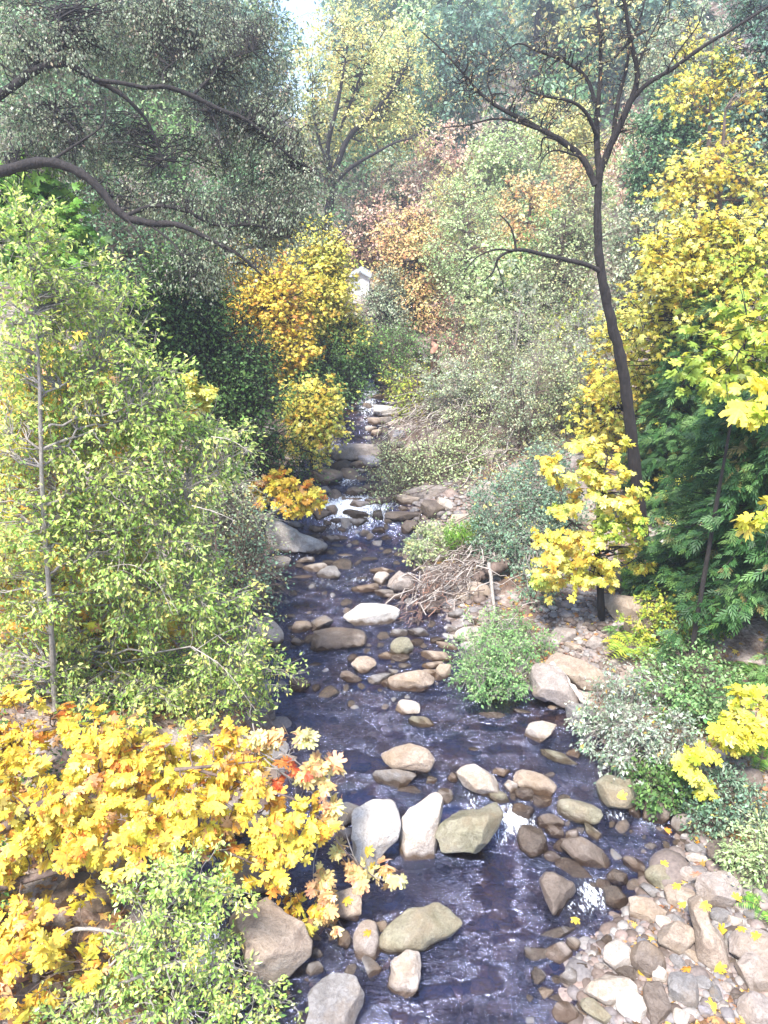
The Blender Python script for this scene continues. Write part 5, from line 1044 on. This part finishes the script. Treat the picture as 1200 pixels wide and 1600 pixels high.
blobtree('maple_tree', 'yellow-green maple sprays at the right edge beside the conifer top', [(1150, 540, 40, 24, 11), (1180, 500, 34, 24, 11), (1120, 560, 30, 18, 11.2), (1190, 570, 26, 20, 10.8)], 'ygreen', 589, 0.112, 95, T=T_MAPLE, group=MG, bark=B_DARK, face=.8, flat=.4, r0=.05, limbs=5, tipdown=.3)
tree('maple_tree', 'pair of pale yellow large-leaved sprays at the right edge before the conifer', 'tree', [(1165, 620, 20, 16, 7.6), (1190, 640, 20, 24, 7.5), (1190, 790, 16, 10, 7.4), (1185, 815, 18, 12, 7.3)], 84, 0.150, 'lemon', T_MAPLE, seed=96, trunk=[([at(1400, 900, 8), at(1290, 720, 7.7), at(1230, 640, 7.5), at(1185, 615, 7.5)], [.05, .03, .015, .005]), ([at(1400, 900, 8), at(1330, 850, 7.8), at(1250, 830, 7.5), at(1190, 805, 7.4)],  [.05, .02, .012, .004])], bark=B_MID, rc=.1, limbs=0, twigs=2, face=.8, tipdown=.4, group=MG)
cedar('conifer', 'slim dark conifer with visible straight trunk between yellow maples', (1114, 860), (1124, 455), 17.0, 2.0, 150, 310, 'cedar', .25, .06, None, .34, .12)
cedar('conifer', 'dense dark green cedar with drooping sprays at the right edge', (1235, 1010), (1222, 600), 12.2, 1.95, 300, 311, 'cedar', .5, .0, None, .30, .14, side=None)
cedar('conifer', 'young dark cedar behind the small yellow maple', (1065, 860), (1060, 520), 17.5, 1.7, 60, 312, 'cedar', .2, .05, None, .32, .08)
def bush(label, blobs, pal, n, size, seed, **kw):
    kw.setdefault('r0', .025); kw.setdefault('limbs', 5); kw.setdefault('rc', .2); kw.setdefault('twig', True); kw.setdefault('twig_r', .0035); kw.setdefault('hollow', .25)
    return tree('leafy_bush', label, 'bush', blobs, n, size, pal, seed=seed, **kw)
g = lambda x, y: float(ground(x, y)[1])
bush('yellow-green bush below the dark cedar', [(1050, 930, 44, 26, 13.4), (1090, 960, 50, 30, 13), (1040, 975, 44, 24, 12.8), (1020, 950, 30, 20, 13), (1110, 920, 40, 26, 13.6)], 'ygreen', 5200, .062, 100)
bush('fresh mint green bush between the silvery shrub and the cedar', [(1050, 1030, 44, 24, 12), (1100, 1060, 50, 34, 11.6), (1070, 1090, 50, 40, 11.2), (1110, 1110, 40, 40, 11), (1060, 1000, 40, 20, 12.3)], 'mint', 6200, .06, 101)
bush('silvery grey shrub with small round leaves over the stream edge', [(960, 1090, 50, 34, 10.8), (1010, 1080, 50, 36, 10.9), (950, 1150, 44, 40, 10.3), (1010, 1150, 60, 50, 10.2), (1060, 1170, 50, 46, 10.1), (990, 1200, 50, 34, 9.9), (930, 1120, 34, 30, 10.6)], 'silver', 7000, .06, 102, T=T_OVAL, bark=B_GREY, droop=.5, material=M_GLOSSY)
bush('round bright leafy bush overhanging the pool beside the pinkish slab', [(770, 1060, 50, 36, 11.6), (745, 1030, 34, 36, 11.9), (800, 1040, 32, 40, 11.8), (765, 1085, 40, 18, 11.3), (780, 985, 40, 30, 12.6), (825, 1000, 28, 24, 12.4)], 'mint', 10500, .052, 103, T=T_OVAL, bark=B_GREY, hollow=.6, face=.75)
bush('tall grey-green bush on the right bank above the round pool bush', [(800, 800, 60, 60, 16), (850, 760, 40, 60, 16.4), (825, 860, 50, 40, 15), (840, 910, 26, 26, 14), (780, 850, 36, 34, 15.4), (870, 800, 30, 40, 16)], 'bluegreen', 19000, .058, 104, bark=B_GREY, rc=.3)
bush('narrow fresh green tuft beside the pale jagged rock', [(735, 842, 30, 16, 16), (715, 855, 24, 12, 15.8), (750, 830, 20, 14, 16.2)], 'bright', 2200, .07, 105, T=(T_DIA[0] * [.4, 1.6, 1], T_DIA[1]), face=.2, droop=-.6)
bush('drooping grey-green streamside bush below the ledge rock', [(680, 842, 34, 18, 16.2), (655, 862, 20, 14, 15.6), (700, 830, 26, 14, 16.5)], 'willow', 3200, .06, 106, bark=B_PALE)
bush('dark green bush on the bank below the silvery shrub', [(1030, 1225, 36, 22, 9.5), (1070, 1235, 34, 20, 9.3), (1000, 1215, 26, 14, 9.7)], 'green', 2200, .06, 107)
bush('bluish-green leafy clump right of the upright bank rock', [(1130, 1245, 36, 26, 8.9), (1110, 1280, 32, 22, 8.7), (1160, 1265, 36, 20, 8.7), (1130, 1220, 30, 16, 9)], 'bluegreen', 3400, .055, 108, T=T_OVAL)
bush('pale green leafy clump with yellow leaves at the right edge', [(1185, 1320, 30, 26, 8.1), (1165, 1345, 28, 18, 8), (1190, 1365, 24, 20, 7.9)], 'palegreen', 2200, .055, 109, T=T_OVAL)
tree('maple_tree', 'bright yellow large-leaved maple at the right edge above the dark bank rock', 'tree', [(1170, 1105, 36, 16, 8.8), (1135, 1130, 34, 16, 8.7), (1185, 1145, 26, 22, 8.6), (1110, 1165, 26, 12, 8.5), (1090, 1195, 26, 14, 8.4), (1150, 1160, 26, 14, 8.5), (1110, 1215, 18, 8, 8.3)], 661, 0.106, 'lemon', T_MAPLE, seed=110,
     trunk=[([ground(1330, 1250), at(1290, 1190, 8.8), at(1220, 1150, 8.7), at(1150, 1150, 8.6), at(1090, 1190, 8.4)], [.05, .04, .025, .012, .004]), ([at(1290, 1190, 8.8), at(1240, 1110, 8.8), at(1160, 1110, 8.8)], [.03, .02, .006])], bark=B_MID, rc=.14, limbs=0, face=.85, flat=.4, tipdown=.25, twigs=3, group=MG)
fern(985, 1018, 'yellow-green fern beside the long tan-grey boulder', .62, 16, 1, 'ygreen'); fern(1160, 1070, 'dark green fern under the cedar at the right', .6, 14, 2, 'green'); fern(1192, 1425, 'small bright fern at the right edge of the gravel bar', .32, 10, 3, 'bright')
fern(965, 990, 'dark small fern at the foot of the small yellow maple', .3, 9, 4, 'green'); fern(1045, 1225, 'narrow green fern hanging over the brown round rock', .35, 10, 5, 'green'); fern(1190, 1190, 'bright green fern under the yellow maple at the right edge', .45, 12, 6, 'bright')

# ---- thin grey-green willows of the middle right
WG = 'thin willows of the right bank'
WIL = [(700, 650, 560, 60, 23, 'leftmost thin willow beside the reddish stub trunk'), (740, 700, 520, 60, 24, 'thin willow behind the brush heap, second from the left'), (780, 690, 470, 60, 25, 'thin willow right behind the dead leaning pole'), (820, 720, 560, 60, 21, 'front willow left of the tall grey-green bush'),
       (850, 700, 470, 55, 24, 'tall thin willow in the middle of the thicket'), (885, 710, 540, 50, 22, 'willow of the thicket nearest above the small yellow maple'), (920, 680, 480, 50, 24, 'thin willow left of the dark bare trunk'), (760, 640, 430, 50, 28, 'far willow at the back left of the thicket'), (830, 600, 420, 60, 29, 'far willow at the back of the thicket below the peach crown'), (900, 600, 430, 50, 28, 'far willow close behind the dark bare trunk')]
for k, (px, pb, pt, w, Y, lb) in enumerate(WIL):
    hgt = (pb - pt); r = np.random.default_rng(700 + k); base = at(px + r.normal(0, 8), pb + 20, Y); base[2] = float(gz(base[0], base[1])) - .1
    tk = []
    for s in range(4):
        dx = r.normal(0, w * .5); tk.append(([base + [r.normal(0, .3), r.normal(0, .3), 0], at(px + dx * .4, pb - hgt * .4, Y), at(px + dx, pt + r.uniform(-10, 60), Y)], [.045, .03, .008]))
    tree('willow_tree', lb, 'tree', [(px, pt + hgt * .3, w, hgt * .34, Y), (px + 5, pt + hgt * .7, w * .9, hgt * .34, Y)], 3300, .066, 'willow' if k % 3 else 'grey', seed=710 + k, trunk=tk, bark=B_MID if k % 2 else B_GREY, group=WG, rc=.34, limbs=0, hollow=.1, twig=True, twig_r=.006, twigs=4, br=.014, nsub=.9)

# ---- ground plants that cover the banks
def carpet(name, n, cond, pal, size, seed, T=T_DIA, lift=.1, face=.6):
    r = np.random.default_rng(seed); P = cond(r, n); k = len(P); P[:, 2] += r.random(k) * lift; ci = (np.floor(P[:, 0] * 1.3) * 37 + np.floor(P[:, 1] * 1.3) * 11).astype(int) % 97
    V, F, C = scatter(T, P, unit(k, r) * [1, 1, .35], unit(k, r) * (1 - face) + [0, 0, face], size * r.uniform(.6, 1.3, k), colours(pal, ci, r, k)); tag(mesh_np(name, V, F, F.shape[1], M_LEAF, None, False, C), kind='stuff')
def band(y0, y1, s, d0, d1, holes=.0, thr=-.1):
    def f(r, n):
        y = y0 * (y1 / y0) ** r.random(n); d = d0 + (d1 - d0) * r.random(n); x = np.where(s < 0, Lx(y) - d, Rx(y) + d); k = wob(x, y, .9, 1.0) > thr; x, y = x[k], y[k]; return np.column_stack([x, y, gz(x, y)])
    return f
carpet('fallen_leaves', 9000, band(4.5, 22, 1, .3, 9, thr=-.5), 'litter', .09, 1, T_MAPLE_S, .03, .9)
carpet('fallen_leaves', 14000, band(4.3, 12, 1, .7, 6, thr=-.1), 'litter', .045, 12, T_MAPLE_S, .03, .85)
carpet('fallen_leaves', 7000, band(4.5, 22, -1, .1, 6, thr=-.6), 'litter', .10, 2, T_MAPLE_S, .03, .9)
carpet('ground_cover', 26000, band(17, 60, 1, 1.2, 14, thr=-.2), 'willow', .11, 3, lift=.45)
carpet('ground_cover', 22000, band(12, 60, -1, .9, 14, thr=-.2), 'green', .11, 4, lift=.45)
carpet('ground_cover', 7000, band(6, 14, -1, 1.6, 5, thr=.1), 'green', .07, 5, lift=.3)
carpet('ground_cover', 9000, band(7, 17, 1, 4, 10, thr=.0), 'green', .08, 6, lift=.35)

# ---- single fallen maple leaves lying on the stones
LF = [(572, 1331, 0, 'on the whitish slab boulder, upper of two'), (578, 1355, 0, 'on the whitish slab boulder, lower of two'), (540, 1405, 0, 'on the tan faceted boulder'), (578, 1459, 1, 'on the egg-shaped pinkish rock'), (1071, 1413, 0, 'upright on the flat tan slab of the gravel bar'), (1098, 1412, 0, 'at the top end of the bone-shaped boulder'), (1062, 1386, 0, 'below the angular grey-green rock'),
      (1034, 1350, 0, 'on the dark water edge above the grey-green rock'), (899, 1435, 0, 'floating in the blue riffle'), (1041, 1299, 1, 'on the wet stone in the right dark shallows'), (1091, 1316, 1, 'beside the flat grey stone at the top of the gravel bar'), (1090, 1368, 2, 'pinkish one on the reddish stone'), (1078, 1515, 1, 'under the smooth cube rocks, orange'), (1120, 1510, 0, 'below the lower end of the bone-shaped boulder'),
      (1185, 1465, 0, 'on the smooth pinkish boulder at the right edge'), (1168, 1548, 0, 'large pale yellow one near the broken-faced boulder'), (1130, 1458, 0, 'between the bone-shaped boulder and the right edge boulder'), (1117, 1575, 0, 'near the bottom edge on grey stones'), (1150, 1405, 0, 'right of the large pale pink angular rock'), (1160, 1450, 0, 'above the right edge boulder'), (970, 1247, 0, 'on the big round olive-grey boulder'), (1005, 1523, 0, 'small one by the white rill')]
RR = np.random.default_rng(44)
bpy.context.view_layer.update()
dg = bpy.context.evaluated_depsgraph_get()
for (px, py, c, where) in LF:
    d = Vector(ray(px, py)).normalized(); hit = None; o0 = Vector((0, 0, CAMH)); stp = 0
    while stp < 12:
        ok, loc, nor, _, ob, _ = scene.ray_cast(dg, o0, d)
        if not ok: break
        if ob.name.split('.')[0] in ('rock', 'boulder', 'cobble', 'ground', 'stream_water', 'gravel'): hit = (loc, nor); break
        o0 = loc + d * .01; stp += 1
    if not hit: continue
    p = np.array(hit[0] + hit[1] * .012)[None]; a = RR.normal(0, 1, (1, 3)); a -= (a @ np.array(hit[1]))[:, None] * np.array(hit[1])
    V, F, C = scatter(T_MAPLE, p, a, np.array(hit[1])[None], np.array([RR.uniform(.09, .13)]), np.array([[(.80, .58, .07), (.78, .36, .05), (.66, .32, .22)][c]]))
    tag(mesh_np('fallen_maple_leaf', V, F, 3, M_LEAF, None, False, C, origin=p[0]), ('yellow', 'orange', 'faded')[c] + ' fallen maple leaf ' + where, 'leaf', 'single fallen maple leaves on the stones')

# ---- dead wood
def stick_heap(label, a, b, n, w, L, rad, bark, seed, lift=.3, name='stick_heap'):
    """n long thin sticks lying roughly along a->b (photo px)"""
    r = np.random.default_rng(seed); A = ground(*a); B = ground(*b); dr_ = (B - A) / np.linalg.norm(B - A); c = (A + B) / 2; th = thing(name, label, 'dead wood', c); sd = np.cross(dr_, [0, 0, 1]); sd /= np.linalg.norm(sd)
    M = np.linalg.norm(B - A); t = r.uniform(-.5, .5, n)[:, None]; q = r.normal(0, w * .5, n)[:, None]; ln = (L * r.uniform(.4, 1.1, n))[:, None]
    mid = c + dr_ * M * t + sd * q; mid[:, 2] = np.maximum(gz(mid[:, 0], mid[:, 1]), 0) + r.random(n) * lift + .04
    dd = dr_ + r.normal(0, .5, (n, 3)) * [1, 1, .4]; dd /= np.linalg.norm(dd, axis=1, keepdims=True); P, R = arcs(mid - dd * ln / 2, mid + dd * ln / 2, rad * r.uniform(.5, 1.4, n), rad * r.uniform(.2, .5, n), 7, .04, r, .045)
    P[:, :, 2] = np.maximum(P[:, :, 2], gz(P[:, :, 0], P[:, :, 1]) + .01); mesh_np('sticks', *tubes(P[::2], R[::2], 5), 4, bark, th, True); mesh_np('old_sticks', *tubes(P[1::2], R[1::2], 5), 4, B_MID, th, True); return th
stick_heap('heap of long bleached sticks slanting to the water on the right bank', (655, 955), (765, 875), 150, .8, 1.7, .010, B_PALE, 1, .5)
stick_heap('fan of dry reddish twigs at the lower end of the bleached stick heap', (635, 975), (690, 915), 130, .45, .8, .006, B_RED, 2, .35, 'twig_fan')
stick_heap('tangled grey brush heap on the right bank of the upper stream', (640, 700), (760, 640), 300, 1.6, 1.8, .009, B_PALE, 3, .9, 'brush_heap')
stick_heap('long pale dead poles lying up the right bank above the green tuft', (700, 830), (790, 720), 12, .5, 3.0, .022, B_PALE, 4, .5, 'dead_poles')
stick_heap('small spray of bare bleached twigs over the round leafy bush', (770, 1040), (830, 1010), 18, .3, .7, .008, B_PALE, 5, 1.1, 'twig_spray')
def log(label, pts, r0, r1, bark, name='dead_log'):
    P = [ground(x, y, l) if Yf is None else at(x, y, Yf) for x, y, l, Yf in pts]; o = mesh_np(name, *limb(P, np.linspace(r0, r1, len(P)), 10), 4, bark, None, True, origin=P[0]); tag(o, label, 'log')
log('split bleached log lying across the pinkish slab', [(862, 1038, .25, None), (885, 1062, .35, None), (918, 1100, .25, None)], .07, .045, B_PALE)
log('upright peeled pale trunk piece at the right of the stick heap', [(774, 965, .15, None), (770, 925, .5, None), (764, 880, .7, None)], .03, .04, B_GREY)
log('short reddish-brown stub trunk standing in the brush above the upper stream', [(681, 598, 0, None), (680, 565, .0, 24.5), (679, 530, .0, 24.5)], .16, .12, B_RED, 'tree_stub')
log('thin dark leaning dead pole over the brush heap', [(685, 760, .1, None), (655, 735, .0, 20), (620, 712, .0, 19.5)], .035, .015, B_DARK, 'dead_pole')
log('dark slanting dead pole higher up in the willow thicket', [(762, 680, .1, None), (735, 640, .0, 24), (715, 610, .0, 24)], .05, .03, B_DARK, 'dead_pole')
log('mossy brown log sticking out above the dark hollow by the stick heap', [(790, 880, .3, None), (765, 893, .35, None), (745, 905, .2, None)], .13, .10, B_MID)
# grey arching bare shoots of the alder side
def shoots(label, lst, bark, rad):
    th = thing('bare_branch', label, 'branch', at(*lst[0][0])); parts = []
    r = np.random.default_rng(9)
    for pts in lst:
        P, R = spline([at(*p) for p in pts], np.linspace(rad, rad * .3, len(pts)), None, .3, r); parts.append(tubes(P[None], R[None], 5))
        i = r.integers(3, len(P), 8); E = P[i] + r.normal(0, .16, (8, 3)) + (P[-1] - P[0]) * .12; Q, S = arcs(P[i], E, np.full(8, rad * .35), np.full(8, rad * .15), 5, .05, r, .06); parts.append(tubes(Q, S, 4))
    mesh_np('shoots', *joinq(parts), 4, bark, th, True)
for lb, pts in [('pale bare branch arching out of the alder foliage at the left', [(130, 900, 9.4), (200, 882, 9.2), (245, 910, 9.1), (270, 960, 9)]), ('bare pale shoot hanging at the lower right of the alder foliage', [(300, 1010, 9), (350, 1045, 8.9), (400, 1110, 8.8)]),
                ('short pale branch at the upper right tip of the alder foliage', [(330, 682, 9.8), (360, 688, 9.8), (390, 705, 9.8)]), ('pale twig poking out of the right side of the alder at mid height', [(300, 790, 9.4), (335, 800, 9.3), (370, 815, 9.3)])]: shoots(lb, [pts], B_PALE, .009)
shoots('bare tangled grey branches over the stream beside the scarlet leaves', [[(395, 1130, 7.3), (400, 1165, 7.2), (396, 1215, 7.1)], [(396, 1170, 7.2), (440, 1195, 7.1), (490, 1240, 7.1)], [(398, 1175, 7.2), (450, 1215, 7.1), (510, 1245, 7.0)]], B_GREY, .010)

# ---- the little shed far up the valley
Yh = 38.0; hp = at(563, 458, Yh); kx = mpp(563, 440, Yh); W2, HH, D2 = 14 * kx, 30 * kx, 1.3; zb = hp[2] - .2; x0, y0 = hp[0], hp[1]
sh = thing('shed', 'tiny white gabled shed half hidden behind the golden maples', 'shed', (x0, y0, zb))
m, nt, b = mat('white_boards'); wv_ = N(nt, 'ShaderNodeTexWave', i_Scale=6.0, i_Distortion=.4); tcw = N(nt, 'ShaderNodeTexCoord'); nt.links.new(tcw.outputs['Object'], wv_.inputs[0]); nt.links.new(ramp(nt, [(0, (.62, .62, .64)), (.3, (.78, .78, .80))], wv_.outputs[0]).outputs[0], b.inputs['Base Color']); M_WB = m
m, nt, b = mat('grey_roof'); tn = N(nt, 'ShaderNodeTexNoise', i_Scale=12.0); nt.links.new(ramp(nt, [(.3, (.30, .34, .38)), (.7, (.42, .46, .50))], tn.outputs[0]).outputs[0], b.inputs['Base Color']); M_RF = m
A = [(-W2, 0), (W2, 0), (W2, HH), (0, HH + W2 * .55), (-W2, HH)]
V = np.array([(x0 + x, y0, zb + z) for x, z in A] + [(x0 + x, y0 + D2 * 2, zb + z) for x, z in A]); bm = bmesh.new(); vs = [bm.verts.new(v - np.array([x0, y0, zb])) for v in V]
bm.faces.new(vs[:5]); bm.faces.new(vs[:4:-1])
for i in range(5): bm.faces.new([vs[i], vs[5 + i], vs[5 + (i + 1) % 5], vs[(i + 1) % 5]])
bmesh.ops.recalc_face_normals(bm, faces=bm.faces); me = bpy.data.meshes.new('wall'); bm.to_mesh(me); bm.free(); me.materials.append(M_WB); o = bpy.data.objects.new('wall', me); COL.objects.link(o); o.parent = sh
def boxm(name, parts, material, parent):
    bm = bmesh.new()
    for M_, s in parts: bmesh.ops.create_cube(bm, size=1, matrix=M_ @ Matrix.Diagonal((*s, 1)))
    me = bpy.data.meshes.new(name); bm.to_mesh(me); bm.free(); me.materials.append(material); o = bpy.data.objects.new(name, me); COL.objects.link(o); o.parent = parent
ra = math.atan(.55); sl = W2 / math.cos(ra) + .12
boxm('roof', [(Matrix.Translation((s * (W2 * .5 + .03), D2, HH + W2 * .275 + .035)) @ Matrix.Rotation(s * ra, 4, 'Y'), (sl, D2 * 2 + .3, .05)) for s in (-1, 1)], M_RF, sh)
boxm('window', [(Matrix.Translation((-W2 * .3, -.02, HH * .6)), (.25, .03, .3))], M_RF, sh)

# ---- air: thin haze in the valley
if HAZE > 0:
    bm = bmesh.new(); bmesh.ops.create_cube(bm, size=1, matrix=Matrix.Translation((0, 100, 23)) @ Matrix.Diagonal((440, 400, 58, 1))); me = bpy.data.meshes.new('haze'); bm.to_mesh(me); bm.free()
    m = bpy.data.materials.new('valley_haze'); m.use_nodes = True; nt = m.node_tree; nt.nodes.remove(nt.nodes['Principled BSDF']); v = nt.nodes.new('ShaderNodeVolumePrincipled')
    v.inputs['Color'].default_value = (.92, .93, 1.0, 1); v.inputs['Density'].default_value = HAZE; v.inputs['Anisotropy'].default_value = .3; nt.links.new(v.outputs[0], nt.nodes['Material Output'].inputs['Volume']); me.materials.append(m)
    tag(o := bpy.data.objects.new('haze', me), kind='stuff'); COL.objects.link(o)
